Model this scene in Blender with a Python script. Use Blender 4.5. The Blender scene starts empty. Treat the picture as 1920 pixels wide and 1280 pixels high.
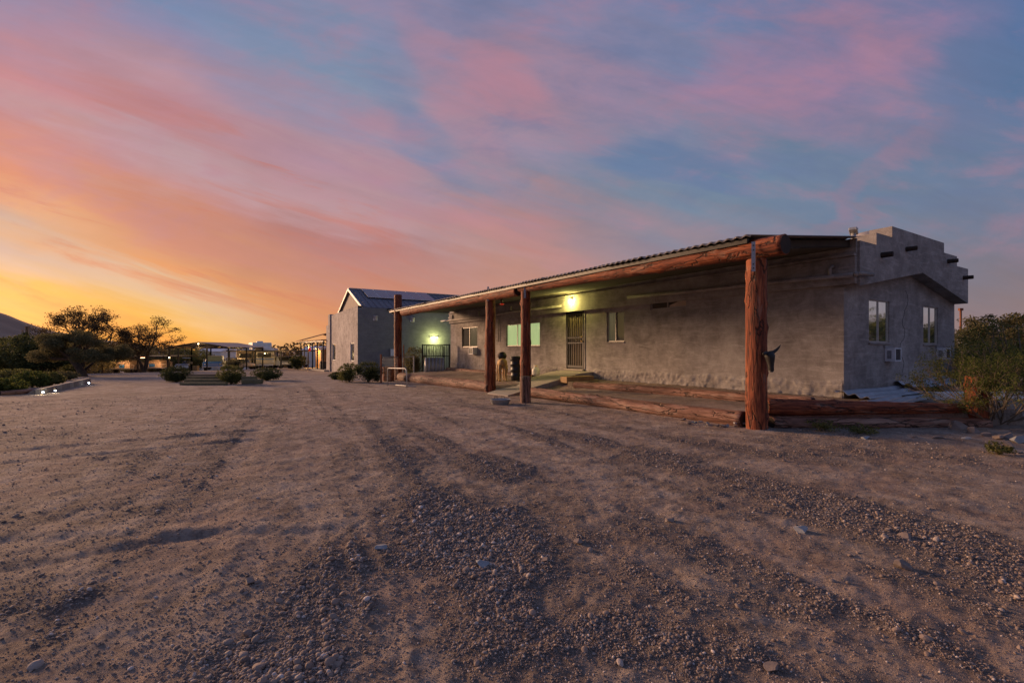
import bpy, math, random
import numpy as np
from mathutils import Vector, Matrix, Euler
PI = math.pi
rng = np.random.default_rng(7)
random.seed(7)
sc = bpy.context.scene
COL = sc.collection

# ------------------------------------------------------------------ camera
CAMZ = 1.25
cam = bpy.data.cameras.new('camera'); camo = bpy.data.objects.new('camera', cam); COL.objects.link(camo)
camo.location = (0, 0, CAMZ); camo.rotation_euler = (PI/2, 0, 0)
cam.sensor_width = 36; cam.lens = 16.0; cam.shift_y = 15/1920; cam.clip_start = .05; cam.clip_end = 5000
sc.camera = camo

# ------------------------------------------------------------------ view
sc.view_settings.view_transform = 'Standard'; sc.view_settings.look = 'None'
sc.view_settings.exposure = 1.0; sc.view_settings.gamma = 1.0; sc.view_settings.use_curve_mapping = False

def lin(c):
    return tuple((v/255/12.92 if v/255 <= .04045 else ((v/255+.055)/1.055)**2.4) for v in c)

# ------------------------------------------------------------------ node helper
class NT:
    def __init__(s, tree): s.t = tree; s.n = tree.nodes; s.l = tree.links
    def new(s, typ, **kw):
        nd = s.n.new(typ)
        for k, v in kw.items(): setattr(nd, k, v)
        return nd
    def put(s, sock, v):
        if v is None: return
        if hasattr(v, 'is_output') or isinstance(v, bpy.types.NodeSocket): s.l.new(v, sock)
        else:
            if isinstance(v, (tuple, list)) and sock.type == 'RGBA' and len(v) == 3: v = (*v, 1)
            sock.default_value = v
    def m(s, op, a, b=None, c=None, clamp=False):
        nd = s.new('ShaderNodeMath', operation=op, use_clamp=clamp)
        s.put(nd.inputs[0], a); s.put(nd.inputs[1], b) if b is not None else None
        if c is not None: s.put(nd.inputs[2], c)
        return nd.outputs[0]
    def vm(s, op, a, b=None, scale=None):
        nd = s.new('ShaderNodeVectorMath', operation=op)
        s.put(nd.inputs[0], a)
        if b is not None: s.put(nd.inputs[1], b)
        if scale is not None: s.put(nd.inputs['Scale'], scale)
        return nd.outputs[0]
    def xyz(s, x, y, z):
        nd = s.new('ShaderNodeCombineXYZ'); s.put(nd.inputs[0], x); s.put(nd.inputs[1], y); s.put(nd.inputs[2], z); return nd.outputs[0]
    def sep(s, v):
        nd = s.new('ShaderNodeSeparateXYZ'); s.put(nd.inputs[0], v); return nd.outputs
    def noise(s, vec, scale, detail=4, rough=.55, dist=0., out=0):
        nd = s.new('ShaderNodeTexNoise'); s.put(nd.inputs['Vector'], vec); s.put(nd.inputs['Scale'], scale)
        nd.inputs['Detail'].default_value = detail; nd.inputs['Roughness'].default_value = rough; nd.inputs['Distortion'].default_value = dist
        return nd.outputs[out]
    def ramp(s, f, stops, interp='LINEAR'):
        nd = s.new('ShaderNodeValToRGB'); s.put(nd.inputs[0], f); cr = nd.color_ramp; cr.interpolation = interp
        while len(cr.elements) < len(stops): cr.elements.new(.5)
        for e, (p, c) in zip(cr.elements, stops):
            e.position = p
        for e, (p, c) in zip(cr.elements, stops):
            e.color = (*c, 1) if len(c) == 3 else c
        return nd.outputs[0]
    def mix(s, f, a, b, typ='MIX'):
        nd = s.new('ShaderNodeMix', data_type='RGBA', blend_type=typ)
        s.put(nd.inputs[0], f); s.put(nd.inputs[6], a); s.put(nd.inputs[7], b); return nd.outputs[2]
    def smooth(s, v, a, b):
        nd = s.new('ShaderNodeMapRange', interpolation_type='SMOOTHSTEP')
        s.put(nd.inputs[0], v); nd.inputs[1].default_value = a; nd.inputs[2].default_value = b; return nd.outputs[0]

# ------------------------------------------------------------------ world: sky after sunset
W = bpy.data.worlds.new('World'); sc.world = W; W.use_nodes = True
T = NT(W.node_tree); T.n.clear()
tc = T.new('ShaderNodeTexCoord').outputs['Generated']
dirn = T.vm('NORMALIZE', tc)
dx, dy, dz = T.sep(dirn)[0:3]
az = T.m('ARCTAN2', dx, dy)
hor = T.m('SQRT', T.m('ADD', T.m('MULTIPLY', dx, dx), T.m('MULTIPLY', dy, dy)))
h = T.m('DIVIDE', T.m('MAXIMUM', dz, 0.0), T.m('MAXIMUM', hor, .08))
# cloud sheet coordinates (a flat layer high overhead)
zz = T.m('ADD', T.m('MAXIMUM', dz, 0.0), .12)
cpx = T.m('DIVIDE', dx, zz); cpy = T.m('DIVIDE', dy, zz)
cp = T.xyz(cpx, cpy, 0.0)
azc = T.m('MINIMUM', T.m('MAXIMUM', az, -.98), .98)
U0 = T.m('MULTIPLY', T.m('TANGENT', azc), .853)              # -0.96 .. 0.96 in front
V0 = T.m('MINIMUM', T.m('DIVIDE', T.m('MULTIPLY', h, .853), T.m('COSINE', azc)), 1.6)   # 0 at the horizon
uv = T.xyz(U0, V0, 0.0)
w1 = T.noise(T.vm('ADD', uv, (3.1, 1.7, 0)), 2.2, 3, .5, 0, 1)
w1s = T.sep(w1)
U = T.m('ADD', U0, T.m('MULTIPLY', T.m('SUBTRACT', w1s[0], .5), .30))
# streaks: bands fall to the right in the west
sk = T.xyz(T.m('ADD', T.m('MULTIPLY', U0, .9), 4.0), T.m('MULTIPLY', T.m('ADD', V0, T.m('MULTIPLY', U0, .31)), 6.5), 0.0)
ns = T.noise(sk, 1.6, 6, .58, .3)
ns2 = T.noise(T.vm('ADD', sk, (9, 3, 2)), 3.4, 5, .6, .4)
V = T.m('ADD', T.m('ADD', V0, T.m('MULTIPLY', T.m('SUBTRACT', w1s[1], .5), .10)),
        T.m('ADD', T.m('MULTIPLY', T.m('SUBTRACT', ns, .5), .20), T.m('MULTIPLY', T.m('SUBTRACT', ns2, .5), .08)))
Vs = T.m('ADD', V, T.m('MULTIPLY', T.m('ADD', U, .96), .30))   # skewed: 0 on the far left
def col_ramp(coord, stops, off=0.0):
    """stops: (height in thousandths above the horizon, sRGB)"""
    st = sorted(((min(1, max(0, (v+off)/1300)), lin(c)) for v, c in stops), key=lambda a: a[0])
    return T.ramp(T.m('DIVIDE', coord, 1.3), st)
L0 = [(0,(192,162,74)),(45,(198,172,78)),(75,(198,150,100)),(105,(218,168,100)),(135,(222,174,84)),(165,(206,170,140)),(205,(190,166,160)),(250,(206,160,132)),
      (300,(224,154,104)),(345,(216,130,96)),(400,(204,124,112)),(460,(190,140,146)),(500,(196,126,132)),(620,(160,134,162)),(760,(120,124,162)),(1200,(84,108,158))]
L1 = [(96,(212,136,56)),(135,(210,160,70)),(170,(216,176,120)),(205,(204,170,140)),(240,(216,136,78)),(275,(206,134,92)),(330,(196,120,100)),(375,(198,122,98)),
      (420,(190,130,130)),(470,(184,146,156)),(505,(184,124,130)),(590,(180,136,150)),(680,(144,132,166)),(780,(112,130,168)),(900,(96,116,162)),(1200,(84,106,156))]
L2 = [(192,(212,144,80)),(235,(208,128,82)),(290,(196,120,94)),(350,(186,118,110)),(400,(178,112,110)),(440,(184,140,146)),(500,(180,136,146)),(560,(172,130,148)),
      (640,(140,134,162)),(700,(124,138,166)),(780,(120,134,168)),(860,(140,130,162)),(1000,(104,120,162)),(1250,(84,106,156))]
C3 = [(0,(214,136,96)),(100,(194,130,112)),(180,(178,130,124)),(245,(176,124,124)),(310,(138,132,154)),(380,(150,132,156)),(450,(158,128,150)),(540,(150,126,152)),(655,(122,124,160)),(900,(90,112,158)),(1300,(80,104,154))]
C4 = [(0,(160,130,130)),(110,(150,130,138)),(200,(146,130,146)),(280,(112,130,154)),(370,(98,126,156)),(440,(122,126,156)),(500,(140,124,156)),(580,(116,124,160)),(655,(104,120,162)),(1300,(78,102,152))]
C5 = [(0,(140,118,122)),(120,(116,120,138)),(260,(104,122,150)),(360,(104,122,152)),(430,(124,120,150)),(500,(120,120,154)),(655,(104,114,154)),(1300,(78,102,152))]
C6 = [(0,(144,120,124)),(110,(124,114,130)),(220,(112,116,142)),(340,(98,116,150)),(500,(80,110,152)),(655,(80,108,156)),(1300,(76,100,150))]
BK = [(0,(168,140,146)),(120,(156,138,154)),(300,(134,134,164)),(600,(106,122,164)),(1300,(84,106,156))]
r0, r1, r2 = col_ramp(Vs, L0), col_ramp(Vs, L1), col_ramp(Vs, L2)
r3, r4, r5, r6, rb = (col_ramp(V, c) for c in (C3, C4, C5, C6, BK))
c = T.mix(T.smooth(U, -.96, -.64), r0, r1)
c = T.mix(T.smooth(U, -.64, -.32), c, r2)
c = T.mix(T.smooth(U, -.32, .02), c, r3)
c = T.mix(T.smooth(U, .0, .34), c, r4)
c = T.mix(T.smooth(U, .32, .64), c, r5)
c = T.mix(T.smooth(U, .64, .96), c, r6)
# pink wisps in the blue, running up to the right and down to the right
def blob(u, v, su, sv, ang, thr=.46, k=6):
    ca, sa = math.cos(ang), math.sin(ang)
    a = T.m('SUBTRACT', U, u); b = T.m('SUBTRACT', V, v)
    p = T.m('DIVIDE', T.m('ADD', T.m('MULTIPLY', a, ca), T.m('MULTIPLY', b, sa)), su)
    q = T.m('DIVIDE', T.m('SUBTRACT', T.m('MULTIPLY', b, ca), T.m('MULTIPLY', a, sa)), sv)
    r2_ = T.m('ADD', T.m('MULTIPLY', p, p), T.m('MULTIPLY', q, q))
    return T.smooth(r2_, 1.0, .1)
wn = T.noise(T.vm('MULTIPLY', uv, (1., 1.8, 1)), 5.0, 6, .6, .6)
wsp = T.smooth(wn, .30, .66)
def wisp(c, amt, colr, *b):
    return T.mix(T.m('MULTIPLY', T.m('MULTIPLY', blob(*b), T.m('ADD', T.m('MULTIPLY', wsp, .7), .3)), amt), c, lin(colr))
c = wisp(c, .45, (160,120,148), .52, .45, .34, .085, .42)
c = wisp(c, .55, (170,120,150), .58, .57, .40, .10, .25)
c = wisp(c, .6, (150,118,142), .70, .345, .20, .034, .85)
c = wisp(c, .6, (140,118,138), .62, .235, .13, .022, .15)
c = wisp(c, .45, (180,124,142), -.10, .47, .26, .05, -1.0)
c = wisp(c, .6, (184,120,136), -.02, .50, .12, .06, -.5)
c = wisp(c, .6, (100,122,160), -.18, .42, .20, .06, -.85)
c = wisp(c, .7, (84,114,154), .30, .36, .18, .06, -.2)
c = wisp(c, .8, (188,128,126), .02, .20, .24, .05, -.35)
c = wisp(c, .6, (112,134,168), -.40, .60, .16, .10, -.6)
# pale and rosy filaments along the western streaks
ns3 = T.noise(T.vm('ADD', sk, (2, 7, 5)), 2.3, 7, .62, .6)
west = T.m('MULTIPLY', T.smooth(U0, .35, -.5), T.m('MULTIPLY', T.smooth(V0, .02, .12), T.smooth(V0, .62, .30)))
c = T.mix(T.m('MULTIPLY', T.m('MULTIPLY', T.smooth(ns3, .50, .70), west), .22), c, lin((196, 158, 156)))
c = T.mix(T.m('MULTIPLY', T.m('MULTIPLY', T.smooth(ns3, .46, .30), west), .60), c, lin((198, 100, 78)))
# a little brightness grain along the streaks, strongest in the west
wf = T.noise(T.vm('MULTIPLY', T.vm('ADD', uv, (7, 2, 0)), (1.0, 2.4, 1)), 4.5, 6, .60, .25)
gr = T.m('ADD', .70, T.m('MULTIPLY', T.m('ADD', T.m('MULTIPLY', ns2, .4), T.m('ADD', T.m('MULTIPLY', wn, .25), T.m('MULTIPLY', wf, .35))), .60))
c = T.mix(T.m('MULTIPLY', T.smooth(wf, .46, .72), T.m('MULTIPLY', T.smooth(V0, .08, .25), .42)), c, lin((176, 118, 136)))
c = T.mix(T.m('MULTIPLY', T.smooth(wf, .52, .30), T.m('MULTIPLY', T.m('MULTIPLY', T.smooth(V0, .10, .35), T.smooth(U0, -.45, .05)), .45)), c, lin((98, 116, 158)))
c = T.mix(1.0, c, T.xyz(gr, gr, gr), 'MULTIPLY')
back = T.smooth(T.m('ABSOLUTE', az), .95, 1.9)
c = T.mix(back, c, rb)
sky = T.new('ShaderNodeTexSky', sky_type='NISHITA', sun_disc=False)
sky.sun_elevation = math.radians(1.5); sky.sun_rotation = math.radians(-50)
bg = T.new('ShaderNodeBackground'); hs = T.new('ShaderNodeHueSaturation'); hs.inputs['Saturation'].default_value = .93; T.put(hs.inputs['Color'], c); T.put(bg.inputs[0], hs.outputs[0]); bg.inputs[1].default_value = .485
bg2 = T.new('ShaderNodeBackground'); T.put(bg2.inputs[0], sky.outputs[0]); bg2.inputs[1].default_value = 0.012
ad = T.new('ShaderNodeAddShader'); T.l.new(bg.outputs[0], ad.inputs[0]); T.l.new(bg2.outputs[0], ad.inputs[1])
T.l.new(ad.outputs[0], T.new('ShaderNodeOutputWorld').inputs[0])

# ------------------------------------------------------------------ the last glow of the sun, low in the west
sun = bpy.data.lights.new('sun', 'SUN'); suno = bpy.data.objects.new('sun', sun); COL.objects.link(suno)
sun.energy = 2.7; sun.angle = math.radians(15); sun.color = (1, .60, .34)
SAZ, SEL = math.radians(-60), math.radians(11)
sd = Vector((math.sin(SAZ)*math.cos(SEL), math.cos(SAZ)*math.cos(SEL), math.sin(SEL)))
suno.rotation_euler = sd.to_track_quat('Z', 'Y').to_euler()

# ------------------------------------------------------------------ numpy noise
def _hash(ix, iy, s):
    n = (ix.astype(np.int64)*374761393 + iy.astype(np.int64)*668265263 + s*1442695) & 0x7fffffff
    n = ((n ^ (n >> 13)) * 1274126177) & 0x7fffffff
    return ((n ^ (n >> 16)) & 0xffff)/65535.0
def vnoise(x, y, s=0):
    x = np.asarray(x, float); y = np.asarray(y, float)
    ix = np.floor(x); iy = np.floor(y); fx = x-ix; fy = y-iy
    fx = fx*fx*(3-2*fx); fy = fy*fy*(3-2*fy); ix = ix.astype(np.int64); iy = iy.astype(np.int64)
    a = _hash(ix, iy, s); b = _hash(ix+1, iy, s); c_ = _hash(ix, iy+1, s); d = _hash(ix+1, iy+1, s)
    return (a*(1-fx)+b*fx)*(1-fy)+(c_*(1-fx)+d*fx)*fy
def fbm(x, y, o=4, s=0):
    t = 0; a = .5; k = 1.
    for i in range(o):
        t = t + a*(vnoise(x*k+17.3*i, y*k-9.1*i, s+i)-.5); a *= .5; k *= 2.03
    return t
def sstep(v, a, b):
    t = np.clip((v-a)/(b-a), 0, 1); return t*t*(3-2*t)

# ------------------------------------------------------------------ materials
MAT = {}
def newmat(name):
    m = bpy.data.materials.new(name); m.use_nodes = True; t = NT(m.node_tree); t.n.clear()
    out = t.new('ShaderNodeOutputMaterial'); b = t.new('ShaderNodeBsdfPrincipled'); t.l.new(b.outputs[0], out.inputs[0])
    MAT[name] = m
    return m, t, b
def bump(t, b, hgt, strength=.3, dist=.02):
    nd = t.new('ShaderNodeBump'); nd.inputs['Strength'].default_value = strength; nd.inputs['Distance'].default_value = dist
    t.put(nd.inputs['Height'], hgt); t.l.new(nd.outputs[0], b.inputs['Normal'])
def simple(name, c1, c2=None, rough=.7, scale=8., metal=0., bmp=.2, bdist=.005, spec=.4, stretch=(1, 1, 1), lo=.35, hi=.65, detail=5, emit=None, es=0.):
    m, t, b = newmat(name)
    co = t.new('ShaderNodeTexCoord').outputs['Object']
    co = t.vm('MULTIPLY', co, stretch)
    n = t.noise(co, scale, detail, .6)
    n2 = t.noise(t.vm('ADD', co, (5, 3, 1)), scale*.23, 3, .5)
    f = t.m('ADD', t.m('MULTIPLY', n, .6), t.m('MULTIPLY', n2, .4))
    col = t.ramp(f, [(lo, c1), (hi, c2 or c1)])
    t.put(b.inputs['Base Color'], col)
    t.put(b.inputs['Roughness'], t.m('ADD', rough-.08, t.m('MULTIPLY', n, .16)))
    b.inputs['Metallic'].default_value = metal; b.inputs['Specular IOR Level'].default_value = spec
    if emit: b.inputs['Emission Color'].default_value = (*emit, 1); b.inputs['Emission Strength'].default_value = es
    if bmp: bump(t, b, n, bmp, bdist)
    return m

# stucco: trowel marks, stains, fine grain
def stucco(name, a, bcol, c3, lumps=.0):
    m, t, b = newmat(name)
    co = t.new('ShaderNodeTexCoord').outputs['Object']
    big = t.noise(co, .55, 5, .62, .6)
    streakh = t.noise(t.vm('MULTIPLY', co, (1.8, 1.8, 11)), 1.0, 6, .7, .9)
    streakv = t.noise(t.vm('MULTIPLY', co, (7, 7, .55)), 1.0, 4, .6, .4)
    cloud = t.noise(t.vm('ADD', co, (3, 8, 1)), 2.6, 6, .68, .4)
    fine = t.noise(co, 60, 3, .7)
    col = t.ramp(t.m('ADD', t.m('MULTIPLY', big, .45), t.m('MULTIPLY', cloud, .55)), [(.39, a), (.51, bcol), (.63, c3)])
    col = t.mix(t.m('MULTIPLY', t.smooth(streakv, .54, .76), .22), col, tuple(x*.62 for x in a))
    col = t.mix(t.m('MULTIPLY', t.smooth(streakh, .48, .68), .38), col, tuple(min(1, x*1.35) for x in c3))
    col = t.mix(t.m('MULTIPLY', t.smooth(fine, .45, .70), .40), col, tuple(x*.55 for x in a))
    t.put(b.inputs['Base Color'], col); b.inputs['Roughness'].default_value = .92; b.inputs['Specular IOR Level'].default_value = .2
    hh = t.m('ADD', t.m('MULTIPLY', streakh, .8), t.m('ADD', t.m('MULTIPLY', cloud, 1.2), t.m('MULTIPLY', fine, .5)))
    bump(t, b, hh, .55, .012)
    return m
stucco('stucco', (.19, .172, .163), (.29, .266, .252), (.40, .372, .355))
stucco('stucco_pale', (.24, .215, .21), (.38, .345, .33), (.54, .50, .48))
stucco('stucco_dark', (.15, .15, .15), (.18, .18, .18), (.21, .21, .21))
stucco('stucco_rough', (.19, .17, .16), (.31, .285, .27), (.44, .41, .385))

def logwood(name, dark, mid, light):
    m, t, b = newmat(name)
    co = t.new('ShaderNodeTexCoord').outputs['Object']
    info = t.new('ShaderNodeObjectInfo').outputs['Random']
    co = t.vm('ADD', co, t.xyz(t.m('MULTIPLY', info, 13), t.m('MULTIPLY', info, 7), t.m('MULTIPLY', info, 29)))
    g = t.noise(t.vm('MULTIPLY', co, (14, 14, 1.1)), 1.0, 6, .65, 1.2)
    g2 = t.noise(t.vm('MULTIPLY', co, (34, 34, 1.5)), 1.0, 5, .65, .9)
    p = t.noise(t.vm('MULTIPLY', co, (5, 5, 1.6)), 1.0, 4, .6, .8)
    col = t.ramp(t.m('ADD', t.m('MULTIPLY', g, .5), t.m('ADD', t.m('MULTIPLY', g2, .2), t.m('MULTIPLY', p, .3))), [(.38, dark), (.48, mid), (.60, light)])
    vo = t.new('ShaderNodeTexVoronoi', feature='F1'); t.put(vo.inputs['Vector'], t.vm('MULTIPLY', co, (3.2, 3.2, 1.7))); vo.inputs['Scale'].default_value = 1.0
    kd = vo.outputs['Distance']
    ring = t.m('SINE', t.m('MULTIPLY', kd, 60))
    kn = t.smooth(kd, .11, .05)
    col = t.mix(t.m('MULTIPLY', kn, .85), col, tuple(x*.45 for x in dark))
    col = t.mix(t.m('MULTIPLY', t.smooth(g2, .52, .60), .75), col, tuple(x*.4 for x in dark))
    ck = t.new('ShaderNodeTexVoronoi', feature='DISTANCE_TO_EDGE'); t.put(ck.inputs['Vector'], t.vm('ADD', t.vm('MULTIPLY', co, (9, 9, .9)), t.vm('MULTIPLY', t.noise(co, 3.0, 4, .6, 0, 1), (1.3, 1.3, .3)))); ck.inputs['Scale'].default_value = 1.0
    crk = t.m('MULTIPLY', t.smooth(ck.outputs['Distance'], .06, .0), t.smooth(p, .42, .52))
    col = t.mix(t.m('MULTIPLY', crk, .9), col, (.012, .006, .004))
    col = t.mix(t.m('MULTIPLY', t.smooth(p, .56, .66), .35), col, (.30, .22, .17))
    t.put(b.inputs['Base Color'], col); b.inputs['Roughness'].default_value = .7; b.inputs['Specular IOR Level'].default_value = .3
    hh = t.m('ADD', t.m('ADD', t.m('SUBTRACT', t.m('MULTIPLY', g, 1.2), t.m('MULTIPLY', crk, .8)), t.m('MULTIPLY', g2, .5)), t.m('MULTIPLY', t.m('MULTIPLY', kn, ring), .25))
    bump(t, b, hh, .9, .02)
    return m
logwood('log_red', (.040, .010, .005), (.20, .045, .017), (.42, .125, .045))
logwood('log_brown', (.07, .032, .022), (.22, .105, .07), (.38, .22, .16))
simple('log_end', (.012, .008, .006), (.04, .025, .018), .85, 14)
simple('steel_grey', (.20, .21, .24), (.34, .35, .38), .45, 30, .6)
def metal_sheet(name, a, b_, rough=.45, metal=.5):
    return simple(name, a, b_, rough, 4, metal, .15, .004, .5)
metal_sheet('roof_sheet', (.16, .14, .13), (.30, .27, .24), .5, .4)
metal_sheet('sheet_debris', (.24, .25, .28), (.42, .43, .47), .42, .3)
metal_sheet('roof_ribbed', (.10, .095, .11), (.15, .14, .16), .6, .2)
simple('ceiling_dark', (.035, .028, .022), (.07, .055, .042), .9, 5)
simple('black_iron', (.012, .011, .011), (.03, .027, .025), .5, 30, .3)
simple('black_plastic', (.012, .012, .012), (.03, .03, .03), .45, 12)
simple('white_metal', (.50, .52, .56), (.68, .70, .74), .45, 10)
simple('grey_grille', (.05, .05, .06), (.09, .09, .10), .6, 10)
simple('bare_alu', (.45, .45, .46), (.62, .62, .64), .38, 12, .6)
simple('frame_alu', (.30, .28, .26), (.46, .43, .40), .45, 14, .3)
simple('brass', (.55, .33, .10), (.7, .45, .16), .3, 20, .9)
simple('rust', (.12, .035, .015), (.34, .13, .06), .85, 9)
simple('galvanised', (.26, .26, .26), (.42, .42, .41), .5, 20, .2)
simple('propane_white', (.62, .62, .56), (.80, .80, .74), .35, 10)
simple('ochre_wood', (.28, .16, .06), (.50, .32, .13), .7, 9, stretch=(1, 1, .3))
simple('shed_wood', (.34, .17, .06), (.52, .29, .11), .8, 6, stretch=(6, 6, .4))
simple('board_grey', (.26, .21, .17), (.40, .33, .28), .85, 5, stretch=(6, 6, .4))
simple('concrete', (.30, .26, .21), (.42, .38, .32), .9, 5, bmp=.35, bdist=.01)
simple('timber_old', (.10, .07, .045), (.20, .15, .10), .85, 8)
simple('timber_mossy', (.10, .085, .05), (.19, .165, .085), .9, 8)
simple('rock', (.13, .10, .085), (.27, .215, .185), .9, 7, bmp=.6, bdist=.02)
simple('rock_grey', (.18, .19, .20), (.34, .35, .36), .9, 7, bmp=.6, bdist=.02)
simple('tyre', (.012, .012, .012), (.025, .025, .025), .8, 20)
simple('white_paint', (.60, .60, .58), (.76, .76, .74), .4, 4)
simple('cream_paint', (.55, .50, .42), (.72, .67, .58), .5, 3)
simple('blue_paint', (.03, .15, .42), (.06, .22, .55), .3, 4)
simple('tan_canvas', (.42, .33, .24), (.60, .48, .36), .85, 5)
simple('grey_box', (.10, .13, .18), (.17, .21, .27), .5, 4)
simple('hill_soil', (.27, .17, .11), (.40, .27, .18), .95, .05, bmp=.5, bdist=3)
simple('bark', (.035, .025, .018), (.10, .075, .055), .95, 12, stretch=(1, 1, .3), bmp=.5)
simple('twig', (.10, .075, .05), (.22, .17, .12), .9, 12)
simple('red_glass_glow', (.5, .02, .01), (.6, .03, .02), .3, 4, emit=(1, .05, .02), es=.12)  # faint red glow put into the glass colour
simple('straw', (.30, .22, .12), (.45, .34, .2), .9, 9)
simple('dust', (.20, .165, .14), (.30, .25, .21), .95, 6)

def glass(name, base, metal, rough=.04):
    m, t, b = newmat(name)
    co = t.new('ShaderNodeTexCoord').outputs['Object']
    n = t.noise(co, 2.5, 2, .5)
    t.put(b.inputs['Base Color'], t.ramp(n, [(.3, tuple(x*.85 for x in base)), (.7, base)]))
    b.inputs['Metallic'].default_value = metal; b.inputs['Roughness'].default_value = rough; b.inputs['Specular IOR Level'].default_value = .8
    bump(t, b, n, .08, .02)
glass('glass_side', (.86, .95, .90), .97)
glass('glass_dark', (.12, .12, .10), .35)
glass('solar_cell', (.03, .04, .10), .1, .25)
def lit(name, colr, s, noise=3.0, amt=.25, xs=(1, 1, 1)):
    m, t, b = newmat(name)
    co = t.vm('MULTIPLY', t.new('ShaderNodeTexCoord').outputs['Object'], xs)
    n = t.noise(co, noise, 3, .5)
    t.put(b.inputs['Emission Color'], t.ramp(n, [(.3, tuple(x*(1-amt) for x in colr)), (.7, colr)]))
    b.inputs['Emission Strength'].default_value = s; b.inputs['Base Color'].default_value = (*[x*.3 for x in colr], 1); b.inputs['Roughness'].default_value = .1
lit('curtain_lit', lin((166, 186, 128)), .50, 2, .22, (1, 12, 1))
lit('pane_dim_glow', lin((66, 60, 44)), .7, 2, .4, (1, 14, 1))  # faint glow put into the pane material, no lamp behind it
lit('lamp_glow', (1, .95, .45), 9)
lit('tube_glow', (1, .42, .2), 5)
lit('led_white', (.75, .85, 1.0), 22)
lit('warm_bulb', (1, .7, .3), 10)

def leafmat(name, a, b_, c3, flower=None):
    m, t, b = newmat(name)
    geo = t.new('ShaderNodeNewGeometry')
    co = t.new('ShaderNodeTexCoord').outputs['Object']
    n = t.noise(co, 1.6, 3, .6)
    f = t.m('ADD', t.m('MULTIPLY', geo.outputs['Random Per Island'], .55), t.m('MULTIPLY', n, .45))
    st = [(.25, a), (.5, b_), (.75, c3)]
    if flower: st += [(.86, c3), (.88, flower)]
    t.put(b.inputs['Base Color'], t.ramp(f, st))
    b.inputs['Roughness'].default_value = .7; b.inputs['Specular IOR Level'].default_value = .25
    tr = t.new('ShaderNodeBsdfTranslucent'); t.put(tr.inputs[0], t.ramp(f, [(p, tuple(x*.9 for x in c_)) for p, c_ in st]))
    mx = t.new('ShaderNodeMixShader'); mx.inputs[0].default_value = .45
    out = [n_ for n_ in t.n if n_.type == 'OUTPUT_MATERIAL'][0]
    t.l.new(b.outputs[0], mx.inputs[1]); t.l.new(tr.outputs[0], mx.inputs[2]); t.l.new(mx.outputs[0], out.inputs[0])
leafmat('leaf_mesquite', (.095, .088, .040), (.145, .130, .058), (.19, .165, .075))
leafmat('leaf_dark', (.035, .045, .018), (.07, .082, .030), (.12, .13, .045))
leafmat('leaf_olive', (.08, .09, .026), (.14, .145, .045), (.21, .20, .07))
leafmat('leaf_creosote', (.045, .065, .014), (.10, .125, .028), (.18, .19, .045))
leafmat('leaf_back', (.05, .036, .018), (.09, .062, .03), (.14, .10, .045))

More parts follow.
